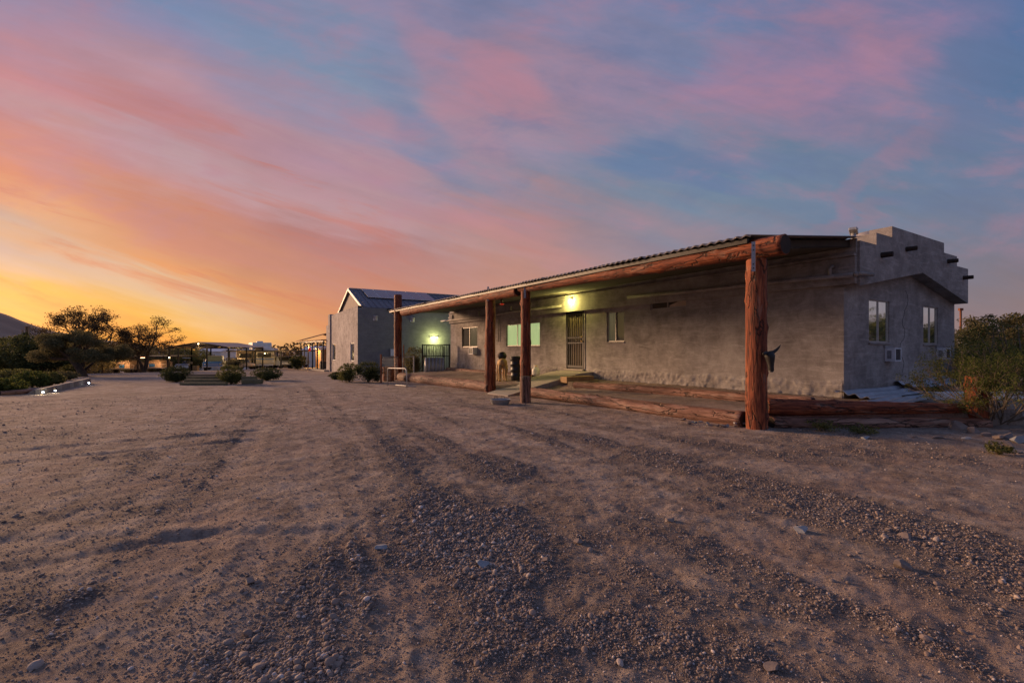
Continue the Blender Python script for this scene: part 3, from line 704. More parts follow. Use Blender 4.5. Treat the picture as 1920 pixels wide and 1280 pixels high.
def house_walls():
    mb = MB()
    wall_with_openings(mb, 'x', 0, LEN, -.5, 3.1, [F_door]+list(F_w.values()))
    f = MB(); wall_with_openings(f, 'y', 0, WID, -.5, 2.55, S_w, depth=.075); 
    mb.add(f.v, f.f)
    mb.add([(0, 0, 2.55), (WID, 0, 2.55), (WID/2, 0, 3.08)], [(0, 1, 2)])                      # gable
    mb.add([(0, LEN, -.5), (WID, LEN, -.5), (WID, LEN, 2.55), (WID/2, LEN, 3.08), (0, LEN, 2.55)], [(4, 3, 2, 1, 0)])
    mb.quad((WID, 0, -.5), (WID, LEN, -.5), (WID, LEN, 2.55), (WID, 0, 2.55))
    mb.build('wall', 'stucco', house)
    r_ = MB()
    r_.hexa([(-.02, .3, 3.1), (WID/2, .3, 3.22), (WID+.3, .3, 2.6), (WID+.3, LEN+.3, 2.6), (WID/2, LEN+.3, 3.22), (-.02, LEN+.3, 3.1)],
            [(-.02, .3, 3.14), (WID/2, .3, 3.27), (WID+.3, .3, 2.65), (WID+.3, LEN+.3, 2.65), (WID/2, LEN+.3, 3.27), (-.02, LEN+.3, 3.14)])
    r_.build('roof', 'roof_sheet', house)
    # boxed band high on the front wall
    f = MB(); z0 = CAMZ+1.31; dz_ = .19; zt = CAMZ+1.86
    f.hexa([(-.10, -.24, z0), (-.002, -.24, z0), (-.002, LEN, z0+dz_), (-.10, LEN, z0+dz_)], [(-.10, -.24, zt), (-.002, -.24, zt), (-.002, LEN, zt+dz_), (-.10, LEN, zt+dz_)])
    f.build('fascia', 'stucco', house, bevel=.008)
    f = MB(); z0 = zt+.004
    f.hexa([(-.14, -.24, z0), (-.002, -.24, z0), (-.002, LEN, z0+dz_), (-.14, LEN, z0+dz_)], [(-.14, -.24, z0+.05), (-.002, -.24, z0+.05), (-.002, LEN, z0+dz_+.05), (-.14, LEN, z0+dz_+.05)])
    f.build('ledge', 'stucco', house, bevel=.006)
    f = MB(); z1 = z0+.054
    f.hexa([(-.06, -.24, z1), (-.002, -.24, z1), (-.002, LEN, z1+dz_), (-.06, LEN, z1+dz_)], [(-.06, -.24, z1+.3), (-.002, -.24, z1+.3), (-.002, LEN, z1+dz_+.28), (-.06, LEN, z1+dz_+.28)])
    f.build('upper_band', 'stucco', house)
    # window surrounds: a slightly proud plaster rim
    # rough plaster skirt along the foot of the front wall
    nx, nz = 700, 20
    yy = np.linspace(.02, LEN-.02, nx); 
    YY, KK = np.meshgrid(yy, np.linspace(0, 1, nz))
    top = .62-.0055*YY+.10*fbm(YY*1.6, YY*0, 4, 91)+.05*fbm(YY*7, YY*0, 3, 95)
    ZZ_ = -.1+(top+.1)*KK
    out = .016+.055*fbm(YY*6, ZZ_*9, 4, 92)+.07*fbm(YY*16, ZZ_*20, 4, 93); out = np.clip(out, .002, .07)*np.clip((1-KK)*9+.08, 0, 1)
    V_ = np.stack([-out-.002, YY, ZZ_], -1).reshape(-1, 3); idx = np.arange(nx*nz).reshape(nz, nx)
    F_ = np.stack([idx[:-1, 1:], idx[:-1, :-1], idx[1:, :-1], idx[1:, 1:]], -1).reshape(-1, 4)
    d0, d1 = F_door[0]-.1, F_door[1]+.1
    cy = V_[F_].mean(1)[:, 1]; F_ = F_[(cy < d0) | (cy > d1)]
    npmesh('plinth', V_, F_, 'stucco_rough', house, smooth=True)
house_walls()
# stepped parapet box over the side gable
def parapet():
    mb = MB(); o_, th_ = .28, .42; W0, W1 = 0., 6.28
    c = lambda z: CAMZ+z
    steps = [(0, .74, 2.17), (.74, 1.5, 2.42), (1.5, 4.53, 2.66), (4.53, 5.44, 2.42), (5.44, W1, 2.17)]
    top = []
    for a, b, z in steps: top += [(a, c(z)), (b, c(z))]
    bot = [(W1, c(1.24)), (W1/2+.05, c(1.80)), (W0, c(1.27))]
    poly = bot+[(0, c(2.17))]+top[1:]
    # subdivide into columns for clean faces
    xs = sorted({0, .74, 1.5, W1/2+.05, 4.53, 5.44, W1})
    def zb(x): m_ = W1/2+.05; return c(1.27+(1.80-1.27)*x/m_) if x <= m_ else c(1.80+(1.24-1.80)*(x-m_)/(W1-m_))
    y0, y1 = -o_, -o_+th_
    def col(xa, xb, z):
        mb.quad((xa, y0, zb(xa)), (xb, y0, zb(xb)), (xb, y0, z), (xa, y0, z))
        mb.quad((xb, y1, zb(xb)), (xa, y1, zb(xa)), (xa, y1, z), (xb, y1, z))
        mb.quad((xa, y0, z), (xb, y0, z), (xb, y1, z), (xa, y1, z))
        mb.quad((xa, y1, zb(xa)), (xb, y1, zb(xb)), (xb, y0, zb(xb)), (xa, y0, zb(xa)))
    def zs(x):
        for a, b, z in steps:
            if a <= x <= b: return c(z)
    for a, b in zip(xs[:-1], xs[1:]): col(a, b, zs((a+b)/2))
    for i in range(len(steps)-1):
        x = steps[i][1]; za, zb_ = sorted((steps[i][2], steps[i+1][2]))
        mb.quad((x, y0, c(za)), (x, y1, c(za)), (x, y1, c(zb_)), (x, y0, c(zb_)))
    mb.quad((0, y1, zb(0)), (0, y0, zb(0)), (0, y0, zs(0)), (0, y1, zs(0)))
    mb.quad((W1, y0, zb(W1)), (W1, y1, zb(W1)), (W1, y1, zs(W1)), (W1, y0, zs(W1)))
    mb.build('parapet', 'stucco', house)
    for px, py, r_ in ((1653, 479, .055), (1699, 467.5, .05), (1777, 490, .05), (1806, 521, .05)):
        k, D = side_t(px, -.28); z = side_z(px, py, -.28)
        log('roof_beam_end', Vector((*HW(k-.02, -.2), z)), Vector((*HW(k+.02, -.46), z)), r_*1.1, r_, 'log_end', house, seg=12, knots=0, seed=int(px))
    # crack in the plaster
    pts = []
    r_ = random.Random(5)
    for i, py in enumerate(range(545, 705, 9)):
        px = 1697 + (4*math.sin(i*.9)+r_.uniform(-2, 2)) - (6 if py > 600 else 0)
        k, D = side_t(px, 0); pts.append((k, -.003, side_z(px, py)))
    MB().tube(pts, .0035, 4).build('crack', 'black_iron', house)
parapet()
# pipes along the front
def pipes():
    def fp(px, py, off): k, D = front_t(px, off); return (off, k, front_z(px, py, off))
    MB().tube([fp(1600, 515, -.2), fp(1441, 530, -.2), fp(1300, 545.5, -.2), fp(1177, 557.5, -.2)], .045, 10).build('pipe', 'stucco', house, True)
    a = Vector(fp(1600, 515, -.2)); s_ = side_t(1651, -.36)
    MB().tube([(-.2, -.33, a.z+.012), (-.05, -.36, a.z+.02), (.35, -.36, a.z+.03)], .04, 10).build('pipe', 'stucco', house, True)
    MB().tube([fp(1602, 515, -.2), (-.2, -.33, a.z+.012)], .044, 10).build('pipe', 'stucco', house, True)
    p = Vector(fp(1556, 518, -.2)); 
    MB().tube([p, p+Vector((0, 0, .16)), p+Vector((.03, -.02, .2)), p+Vector((.1, -.02, .2))], .034, 10).build('pipe_elbow', 'stucco', house, True)
    MB().tube([fp(1052, 574, -.14), fp(960, 584, -.14), fp(905, 594, -.14), fp(838, 601, -.14)], .05, 10).build('pipe', 'stucco_rough', house, True)
    MB().tube([Vector((-.14, LEN, CAMZ+1.70)), Vector((-.14, LEN+1.1, CAMZ+1.70))], .05, 10).build('pipe', 'galvanised', house, True)
    for px, py in ((898, 592), (848, 598), (958, 583)):
        p = Vector(fp(px, py, -.14)); MB().tube([p, p+Vector((0, 0, .2)), p+Vector((.12, 0, .22))], .035, 8).build('pipe_elbow', 'stucco_rough', house, True)
    MB().tube([fp(934.5, 640, -.05), fp(934.5, 588, -.05)], .02, 8).build('conduit', 'stucco_rough', house, True)
pipes()
# windows
def window(parent, plane, r, bars, panes, fr='frame_alu', inset=.07, border=.035, sill=True, dp=.03):
    a0, a1, b0, b1 = r
    P = (lambda a, z, d: (d, a, z)) if plane == 'x' else (lambda a, z, d: (a, d, z))
    def bx(mb, a0_, a1_, z0, z1, d0, d1):
        p, q = P(a0_, z0, d0), P(a1_, z1, d1); mb.b2(p[0], q[0], p[1], q[1], p[2], q[2])
    w = MB(); e = .002
    bx(w, a0+e, a0+border, b0+e, b1-e, inset-dp, inset+dp); bx(w, a1-border, a1-e, b0+e, b1-e, inset-dp, inset+dp)
    bx(w, a0+border, a1-border, b0+e, b0+border, inset-dp, inset+dp); bx(w, a0+border, a1-border, b1-border, b1-e, inset-dp, inset+dp)
    for t_ in bars: c_ = a0+(a1-a0)*t_; bx(w, c_-border*.55, c_+border*.55, b0+border, b1-border, inset-dp-.003, inset+dp*.7)
    wo = w.build('window', fr, parent)
    ed = [0]+list(bars)+[1]
    for i, mt in enumerate(panes):
        p = MB(); bx(p, a0+(a1-a0)*ed[i]+border*.5, a0+(a1-a0)*ed[i+1]-border*.5, b0+border*.6, b1-border*.6, inset+.004, inset+.008); p.build('pane', mt, wo)
    if sill:
        s_ = MB(); bx(s_, a0-.03, a1+.03, b0-.045, b0-.004, -.035, -.002); s_.build('sill', 'stucco_rough' if plane == 'x' else 'stucco', wo, bevel=.006)
    return wo
window(house, 'x', F_w['mid'], [.52], ['glass_dark', 'pane_dim_glow'])
window(house, 'x', F_w['slit'], [.52], ['glass_dark', 'glass_dark'], sill=False)
window(house, 'x', F_w['green'], [.33, .66], ['curtain_lit']*3)
window(house, 'x', F_w['far'], [.52], ['pane_dim_glow', 'glass_dark'])
for r in S_w: window(house, 'y', r, [.5], ['glass_side', 'glass_side'], fr='frame_alu', border=.026, inset=.034, dp=.010)
a0, a1, b0, b1 = F_w['green']; w_ = a1-a0
MB().b2(.05, .062, a0+w_*.40, a0+w_*.50, b0+.62*(b1-b0), b0+.64*(b1-b0)).build('shelf', 'grey_grille', house)
MB().b2(.05, .062, a0+w_*.40, a0+w_*.50, b0+.74*(b1-b0), b0+.76*(b1-b0)).build('shelf', 'grey_grille', house)
# curtain swag behind the slit window is pale cloth
a0, a1, b0, b1 = F_w['slit']
hw = (a1-a0)*.48
MB().hexa([(.058, a0+.05, b0+.04), (.064, a0+.05, b0+.04), (.064, a0+hw, b0+.04), (.058, a0+hw, b0+.04)], [(.058, a0+.05, b1-.05), (.064, a0+.05, b1-.05), (.064, a0+hw, b0+.09), (.058, a0+hw, b0+.09)]).build('curtain', 'tan_canvas', house)
# door
def door():
    a0, a1, b0, b1 = F_door; e = .003; fr = .05
    w = MB(); w.b2(-.03, .05, a0+e, a0+fr, b0+e, b1-e); w.b2(-.03, .05, a1-fr, a1-e, b0+e, b1-e); w.b2(-.03, .05, a0+fr, a1-fr, b1-fr, b1-e)
    d = w.build('door', 'black_iron', house)
    MB().b2(.06, .10, a0+fr, a1-fr, b0+.03, b1-fr).build('panel', 'timber_old', d)
    f = MB()
    f.b2(-.012, .028, a0+fr+.004, a0+fr+.05, b0+.04, b1-fr-.01); f.b2(-.012, .028, a1-fr-.05, a1-fr-.004, b0+.04, b1-fr-.01)
    f.b2(-.012, .028, a0+fr+.05, a1-fr-.05, b0+.04, b0+.12); f.b2(-.012, .028, a0+fr+.05, a1-fr-.05, b1-fr-.07, b1-fr-.01)
    f.b2(-.012, .028, a0+fr+.05, a1-fr-.05, b0+.92, b0+.97); f.b2(-.012, .028, a0+fr+.05, a1-fr-.05, b0+1.12, b0+1.16)
    f.build('gate_frame', 'black_iron', d)
    n = 6
    for i in range(n):
        y = a0+fr+.07+(a1-a0-2*fr-.14)*(i+.5)/n
        MB().b2(-.006, .02, y-.010, y+.010, b0+.12, b1-fr-.07).build('bar', 'black_iron', d)
    o = MB(); cy, cz = (a0+a1)/2, b0+1.045
    for s_ in (-1, 1):
        o.tube([(-.012, cy+s_*(.05+.05*math.cos(t)), cz+.055*math.sin(t)) for t in np.linspace(0, 2*PI, 14)], .008, 6)
    o.build('scroll', 'black_iron', d)
    hy = a0+fr+.03
    MB().lathe([(.001, -.03), (.028, -.02), (.034, 0), (.028, .02), (.001, .03)], (-.05, hy, b0+1.0), 12).build('handle', 'brass', d, True)
    MB().lathe([(.001, -.02), (.024, -.012), (.027, 0), (.022, .015), (.001, .02)], (-.035, hy, b0+1.16), 12).build('lock', 'brass', d, True)
    MB().b2(-.10, .05, a0-.02, a1+.02, b0-.06, b0-.004).build('threshold', 'concrete', d)
    t_ = MB()   # door trim
    t_.b2(-.022, -.002, a0-.06, a0-.004, b0, b1+.06); t_.b2(-.022, -.002, a1+.004, a1+.06, b0, b1+.06); t_.b2(-.022, -.002, a0-.004, a1+.004, b1+.004, b1+.06)
    t_.build('trim', 'stucco_rough', d, bevel=.004)
    # raised plaster rosette work above the door
    r_ = MB(); q = random.Random(3)
    for i in range(46):
        a = a0-.35+q.random()*(a1-a0+.7); z = b1+.1+q.random()*.33
        r_.box((-.012, a, z), (.022, q.uniform(.03, .09), q.uniform(.015, .035)), rx=q.uniform(-1.2, 1.2))
    tag(r_.build('plaster_relief', 'stucco_rough', house), kind='stuff')
door()
# things on the roof
k = MB(); 
def roof_things():
    def rp(px, py, D): x, y, z = A_(px, py, D); a, b = WH(x, y); return Vector((a, b, z))
    p = rp(1628, 446, 11.3)
    MB().lathe([(.36, -.35), (.36, -.08), (.33, .02), (.22, .12), (.08, .155), (.001, .16)], p, 24).build('roof_dome', 'stucco_pale', house, True)
    q = rp(1600, 436, 10.6)
    MB().tube([q+Vector((0, 0, -.35)), q+Vector((0, 0, -.02))], .05, 10).build('vent_pipe', 'galvanised', house, True)
    v = MB(); v.box(q+Vector((0, 0, .03)), (.30, .16, .07), rz=.3, ry=.25); v.box(q+Vector((.05, 0, .085)), (.16, .13, .05), rz=.3, ry=-.1); v.build('vent_cap', 'galvanised', house, bevel=.015)
roof_things()

# wall boxes: air conditioners
def aircon(name, label, plane, px0, px1, py0, py1, deep):
    if plane == 'y':
        k0, D = side_t(px0+ (px1-px0)*.15, -.0); k1, _ = side_t(px1, 0); km = (k0+k1)/2
        z0, z1 = side_z((px0+px1)/2, py1, -deep), side_z((px0+px1)/2, py0, -deep); w = .33
        loc = Vector((*HW(km-.12, 0), z0)); rz = ANG
    else:
        kk, D = front_t((px0+px1)/2+4); z0, z1 = front_z((px0+px1)/2, py1, -deep), front_z((px0+px1)/2, py0, -deep); w = .5
        loc = Vector((*HW(0, kk), z0)); rz = ANG-PI/2
    t_ = thing(name, label, 'air conditioner', loc, rz, 'air conditioners in the house walls')
    H_ = z1-z0
    c_ = MB(); e = .03     # case as an open box
    c_.b2(-w/2, w/2, -deep, -.002, H_-e, H_); c_.b2(-w/2, w/2, -deep, -.002, 0, e); c_.b2(-w/2, -w/2+e, -deep, -.002, e, H_-e); c_.b2(w/2-e, w/2, -deep, -.002, e, H_-e)
    c_.b2(-w/2+e, w/2-e, -.08, -.002, e, H_-e)
    c_.build('case', 'white_metal', t_, bevel=.006)
    MB().b2(-w/2+e, w/2-e, -deep+.02, -deep+.05, e, H_-e).build('grille', 'grey_grille', t_)
    g = MB()
    for i in range(9): z = e+(H_-2*e)*(i+.5)/9; g.b2(-w/2+e, w/2-e, -deep+.006, -deep+.018, z-.004, z+.004)
    g.build('louvre', 'grey_grille', t_)
    s_ = MB(); s_.b2(-w/2-.008, -w/2-.001, -deep+.07, -deep+.15, .06, H_-.06); s_.build('side_vent', 'steel_grey', t_)
    MB().b2(-w/2-.05, w/2+.05, -.03, -.002, H_+.004, H_+.05).build('flashing', 'steel_grey', t_)
    return t_
aircon('air_conditioner', 'white air conditioner in the side wall under its nearer window', 'y', 1652, 1680, 652, 678, .20)
aircon('air_conditioner', 'white air conditioner in the side wall half hidden by the shrub', 'y', 1749, 1772, 652, 674, .20)
aircon('air_conditioner', 'small white air conditioner under the farthest window of the porch wall', 'x', 880, 894, 652, 664, .26)

# lamp over the door
def lamps():
    k, D = front_t(1076); z = front_z(1076, 563, -.16)
    t_ = thing('wall_lamp', 'lit lantern shining yellow green above the house door', 'lamp', (*HW(-.0, k), z), ANG)
    MB().b2(-.03, -.002, -.05, .05, -.06, .10).build('back_plate', 'black_iron', t_)
    MB().tube([(-.03, 0, .06), (-.09, 0, .11), (-.15, 0, .09)], .012, 8).build('bracket', 'black_iron', t_)
    MB().lathe([(.035, -.085), (.05, -.07), (.055, .03), (.04, .06), (.005, .065)], (-.16, 0, 0), 12).build('globe', 'lamp_glow', t_, True)
    MB().lathe([(.07, .066), (.05, .085), (.01, .11)], (-.16, 0, 0), 12).build('cap', 'black_iron', t_, True)
    l = bpy.data.lights.new('lamp_light', 'POINT'); l.energy = 38; l.color = (1, .84, .22); l.shadow_soft_size = .06
    lo = bpy.data.objects.new('lamp_light', l); COL.objects.link(lo); lo.parent = t_; lo.location = (-.36, 0, -.02)
    # lizard ornament
    k, D = front_t(1050); z = front_z(1050, 573)
    x, y = HW(-.03, k)
    t2 = thing('lizard_ornament', 'small pale curved lizard ornament on the wall left of the lamp', 'ornament', (x, y, z), ANG)
    pts = [(-.01, .10*math.sin(a*1.1), .17*(a/3.1)) for a in np.linspace(-3.1, 3.1, 15)]
    MB().tube(pts, [.006, .014, .02, .026, .03, .03, .03, .03, .028, .026, .024, .03, .034, .028, .012], 8).build('body', 'ochre_wood', t2, True)
    f = MB()
    for zc, s_ in ((.07, 1), (.07, -1), (-.06, 1), (-.06, -1)): f.tube([(-.01, .03*s_, zc), (-.012, .10*s_, zc+.03), (-.012, .11*s_, zc+.07)], .009, 6)
    tag(f.build('legs', 'ochre_wood', t2, True), kind='stuff')
lamps()

# ================================================================== PORCH
PX = -3.56
def floor_z(hx, hy):
    X, Y = HW(hx, hy); return float(gz(X, Y))
porch = thing('log_porch', 'porch of thick red logs under a corrugated metal roof', 'porch', (*HW(PX, 9), 0), ANG)
def P_(hy, z, off=0.): return Vector((*HW(PX+off, hy), z))
def build_porch():
    # posts, their feet a little in the ground
    dat = [('A', front_t(1421, PX)[0], 1421, .158, .150, 487), ('C', front_t(986, PX)[0], 986, .160, .135, 546), ('B', front_t(917, PX)[0], 920, .185, .155, 553)]
    for nm, hy, px, rb, rt, pt in dat:
        X, Y = HW(PX, hy)
        z1 = CAMZ+(655-pt)/853*Y
        lean = .05 if nm == 'B' else 0
        p = log('post', Vector((X, Y, float(gz(X, Y))-.12)), Vector((X+lean, Y+.02, z1)), rb, rt, 'log_red', porch, seg=28, knots=12, seed=ord(nm), lump=.035)
    hy = front_t(747, PX)[0]; X, Y = HW(PX, hy)
    log('post', Vector((X, Y, float(gz(X, Y))-.1)), Vector((X, Y, CAMZ+102/853*Y)), .20, .19, 'log_red', porch, seg=20, knots=6, seed=44)
    # beams: right log, left log
    def bp(px, py): k, D = front_t(px, PX); return Vector((*HW(PX, k), CAMZ+(655-py)/853*D))
    r = bp(1452, 461); l = bp(984, 541)
    log('beam', l+(l-r).normalized()*.25, r+(r-l).normalized()*.16, .108, .158, 'log_red', porch, seg=28, knots=16, seed=61, lump=.06)
    l2, r2 = bp(757, 585), bp(972, 546)
    log('beam', l2, r2, .19, .15, 'log_red', porch, seg=24, knots=10, seed=62, lump=.03)
    # roof sheets (corrugated), eave over the beam, falling from the wall
    xe, xw = PX-.24, -.05
    y0, (y1, Dl) = -.35, front_t(728, xe)
    zl = (655-582)/853*Dl; zr_ = (655-439)/853*HW(xe, y0)[1]
    def ze(y): return CAMZ+zr_+(zl-zr_)*(y-y0)/(y1-y0)        # eave height
    def zw(y): return CAMZ+2.24+.12*(y-y0)/(y1-y0)
    n = 18; w = (y1-y0)/n
    for i in range(n):
        a, b = y0+i*w, y0+(i+1)*w+.03
        ny = 66; ys_ = np.linspace(a, b, ny); xs_ = np.linspace(0, 1, 3)
        YY, TT = np.meshgrid(ys_, xs_)
        cor = .013*np.sin(YY*2*PI/.155)
        XX = xe+(xw-xe)*TT + (.03*math.sin(i*2.3))*(1-TT)
        ZZ_ = np.vectorize(ze)(YY)*(1-TT)+np.vectorize(zw)(YY)*TT+cor+.004*(i % 2)
        hv = np.stack([XX-PX, YY-9, ZZ_], -1).reshape(-1, 3)
        m_ = len(hv); idx = np.arange(m_).reshape(3, ny)
        lip = hv[:ny].copy(); lip[:, 2] -= .022; lip[:, 0] -= .004; hv = np.concatenate([lip, hv]); m_ = len(hv); idx = np.arange(m_).reshape(4, ny)
        V_ = np.concatenate([hv, hv-np.array([-.004, 0, .006])])
        F1 = np.stack([idx[:-1, :-1], idx[1:, :-1], idx[1:, 1:], idx[:-1, 1:]], -1).reshape(-1, 4)
        F2 = F1[:, ::-1]+m_
        E = np.stack([idx[0, 1:], idx[0, 1:]+m_, idx[0, :-1]+m_, idx[0, :-1]], -1)
        npmesh('roof_sheet', V_, np.concatenate([F1[:, ::-1], F2[:, ::-1], E]), 'roof_sheet', porch)
    # rafters and purlins under the roof
    def loc(hx, hy, z): return (hx-PX, hy-9, z)
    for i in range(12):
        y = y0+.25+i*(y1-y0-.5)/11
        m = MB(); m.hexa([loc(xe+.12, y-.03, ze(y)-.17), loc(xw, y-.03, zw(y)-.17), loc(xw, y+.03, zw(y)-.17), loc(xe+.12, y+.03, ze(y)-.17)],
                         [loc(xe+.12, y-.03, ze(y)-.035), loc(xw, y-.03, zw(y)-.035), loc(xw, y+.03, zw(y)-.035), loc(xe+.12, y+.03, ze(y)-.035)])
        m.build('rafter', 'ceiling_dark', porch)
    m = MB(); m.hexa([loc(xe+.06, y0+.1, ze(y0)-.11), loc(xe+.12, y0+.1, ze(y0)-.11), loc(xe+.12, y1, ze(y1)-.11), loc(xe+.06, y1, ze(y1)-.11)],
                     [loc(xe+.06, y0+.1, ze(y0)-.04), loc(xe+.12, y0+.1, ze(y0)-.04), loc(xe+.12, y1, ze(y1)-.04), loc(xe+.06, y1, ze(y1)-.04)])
    m.build('eave_shade_strip', 'black_iron', porch)  # black strip standing in for the shadow between eave and beam
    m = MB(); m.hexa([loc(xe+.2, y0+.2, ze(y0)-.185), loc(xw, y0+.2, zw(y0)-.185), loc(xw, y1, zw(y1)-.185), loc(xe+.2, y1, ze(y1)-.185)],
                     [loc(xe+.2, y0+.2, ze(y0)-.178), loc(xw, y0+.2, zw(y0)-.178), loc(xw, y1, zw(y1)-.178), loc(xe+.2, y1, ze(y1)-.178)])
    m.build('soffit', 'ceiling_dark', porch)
    # iron straps tying beam to posts
    for nm, hy, px, rb, rt, pt in dat:
        X, Y = HW(PX, hy); zt = CAMZ+(655-pt)/853*Y
        d = Vector((-X, -Y, 0)).normalized(); base = Vector((X, Y, 0))+d*(rt+.02)+Vector((-.07 if nm == 'A' else -.03, 0, 0))
        q = (base-Vector(porch.location)); q.rotate(Euler((0, 0, -ANG)))
        s_ = MB(); s_.box((q.x, q.y, zt+.02), (.055, .008, .46), rz=math.atan2(d.y, d.x)+PI/2-ANG)
        st = s_.build('strap', 'steel_grey', porch)
        b_ = MB()
        for dz_ in (-.18, -.12, .1, .17): b_.box((q.x, q.y, zt+.02+dz_), (.018, .03, .018), rz=math.atan2(d.y, d.x)+PI/2-ANG)
        tag(b_.build('bolts', 'black_iron', st), kind='stuff')
build_porch()

# loose logs lying round the yard
def loose(label, p0, p1, r0, r1, seed, mat='log_brown', cat='log', group='border logs on the ground', knots=12):
    o = log('border_log', p0, p1, r0, r1, mat, None, seg=24, knots=knots, seed=seed, lump=.03)
    return tag(o, label, cat, group)
def PG(hy, z, hx=PX):
    X, Y = HW(hx, hy); return Vector((X, Y, float(gz(X, Y))+z))
loose('long knotted border log between the nearest post and the short stump', PG(-.08, .11), PG(6.2, .13), .135, .13, 71)
loose('long pale border log from the entrance post to the far post', PG(8.6, .14), PG(18.2, .16), .17, .24, 72)
loose('inner border log running along the house wall from the door steps', Vector((*HW(-1.95, 6.2), .20)), Vector((*HW(-1.85, -.3), .27)), .115, .115, 73)
loose('short inner border log under the farthest porch window', Vector((*HW(-.55, 10.6), .10)), Vector((*HW(-.5, 19.4), .08)), .17, .17, 74)
loose('top border log right of the nearest post, its upper side lit', Vector((4.12, 7.42, .325)), Vector((7.33, 7.42, .285)), .145, .075, 75, 'log_red')
loose('dark border log lying beneath the top log on the right', Vector((4.2, 7.36, .06)), Vector((7.7, 7.40, .04)), .11, .10, 76)
o = log('stump', Vector((.31, 11.25, -.12)), Vector((.31, 11.25, .575)), .135, .13, 'log_brown', None, seg=24, knots=3, seed=77)
tag(o, 'short upright log stump in front of the entrance post', 'stump')
o = log('stump', Vector((7.72, 7.55, -.1)), Vector((7.70, 7.55, .80)), .15, .14, 'log_red', None, seg=24, knots=3, seed=78)
tag(o, 'upright orange log stump at the right end of the border behind the shrub', 'stump')

# concrete path and ramp to the door
def path_ramp():
    X = lambda hx, hy, z: Vector((*HW(hx, hy), z))
    g = lambda hx, hy: floor_z(hx, hy)
    m = MB()
    a, b = [X(-4.0, 6.75, 0), X(-2.55, 7.6, 0), X(-2.55, 9.0, 0), X(-4.0, 8.0, 0)], None
    bot = [Vector((p.x, p.y, float(gz(p.x, p.y))-.1)) for p in a]; zt = [.035, .17, .17, .035]
    top = [Vector((p.x, p.y, float(gz(p.x, p.y))+z)) for p, z in zip(a, zt)]
    m.hexa(bot, top); o = m.build('concrete_path', 'concrete', bevel=.01); tag(o, kind='structure')
    zd = F_door[2]-.07
    y0, y1 = 7.65, F_door[1]+.12
    r = thing('door_ramp', 'pale concrete ramp rising to the house door', 'ramp', (*HW(-1.3, 8.4), 0), ANG)
    q = lambda hx, hy, z: (hx+1.3, hy-8.4, z)
    zs_ = float(gz(*HW(-2.55, 8)))+.175
    nseg = 4; xs = [-2.54, -1.9, -1.28, -.66, -.035]; hs = [zs_+(zd-zs_)*min(1, (x+2.54)/2.1) for x in xs]
    for i in range(nseg):
        s_ = MB(); xa, xb = xs[i]+.006, xs[i+1]-.006
        s_.hexa([q(xa, y0, -.2), q(xb, y0, -.2), q(xb, y1, -.2), q(xa, y1, -.2)], [q(xa, y0, hs[i]), q(xb, y0, hs[i+1]), q(xb, y1, hs[i+1]), q(xa, y1, hs[i])])
        s_.build('slab', 'concrete', r, bevel=.008)
    for i, (lab, hx, hy, z0, z1, w) in enumerate([('upper timber block of the side steps beside the ramp', -.95, 7.38, .16, .36, .50), ('lower timber block of the side steps beside the ramp', -1.0, 7.0, .06, .22, .36)]):
        X_, Y_ = HW(hx, hy)
        o = MB().box((0, 0, 0), (1.15, w*.7, z1-z0)).build('step_block', 'timber_old' if i else 'ochre_wood', bevel=.012)
        o.location = (X_, Y_, (z0+z1)/2); o.rotation_euler = (0, 0, ANG+.05*i); tag(o, lab, 'step', 'steps beside the ramp')
path_ramp()

# steer skull ornament on the nearest post
def skull():
    X, Y = HW(PX, -.32)
    t_ = thing('steer_skull', 'black steer skull ornament with horns on the nearest porch post', 'ornament', (X+.02, Y-.19, CAMZ-.12), math.radians(28)); t_.scale = (.92, .92, .9)
    # local: -y looks at the viewer, x right; seen from its side, muzzle down
    prof = [(.0, .10, .03, .03), (.02, .085, .075, .07), (.035, .04, .088, .08), (.05, -.02, .075, .07), (.06, -.09, .056, .055), (.07, -.16, .045, .045), (.08, -.215, .048, .04), (.085, -.25, .03, .025)]
    vs = []; fs = []; sg = 12
    for (dy, z, rx, ry) in prof:
        for k in range(sg): a = 2*PI*k/sg; vs.append((rx*math.cos(a)*(1-.15*math.cos(2*a)), -dy-ry*.3+ry*math.sin(a), z))
    for i in range(len(prof)-1):
        for k in range(sg): fs.append((i*sg+k, i*sg+(k+1) % sg, (i+1)*sg+(k+1) % sg, (i+1)*sg+k))
    fs += [tuple(range(sg)), tuple(range((len(prof)-1)*sg, len(prof)*sg))[::-1]]
    m = MB(); m.add(vs, fs); m.build('skull', 'black_iron', t_, True)
    for s_ in (-1, 1):
        e = MB(); e.lathe([(.003, -.012), (.022, -.006), (.026, 0), (.022, .006), (.003, .012)], (s_*.058, -.085, .02), 10); e.build('eye_socket', 'log_end', t_, True)
        h_ = MB(); pts = [(s_*.05, -.03, .075), (s_*.13, -.04, .085), (s_*.20, -.05, .12), (s_*.26, -.06, .17), (s_*.31, -.06, .215)] if s_ > 0 else [(-.05, -.03, .075), (-.11, -.05, .065), (-.165, -.07, .06), (-.21, -.10, .055), (-.25, -.12, .075)]
        h_.tube(pts, [.032, .03, .024, .016, .004], 10); h_.build('horn', 'black_iron', t_, True)
skull()

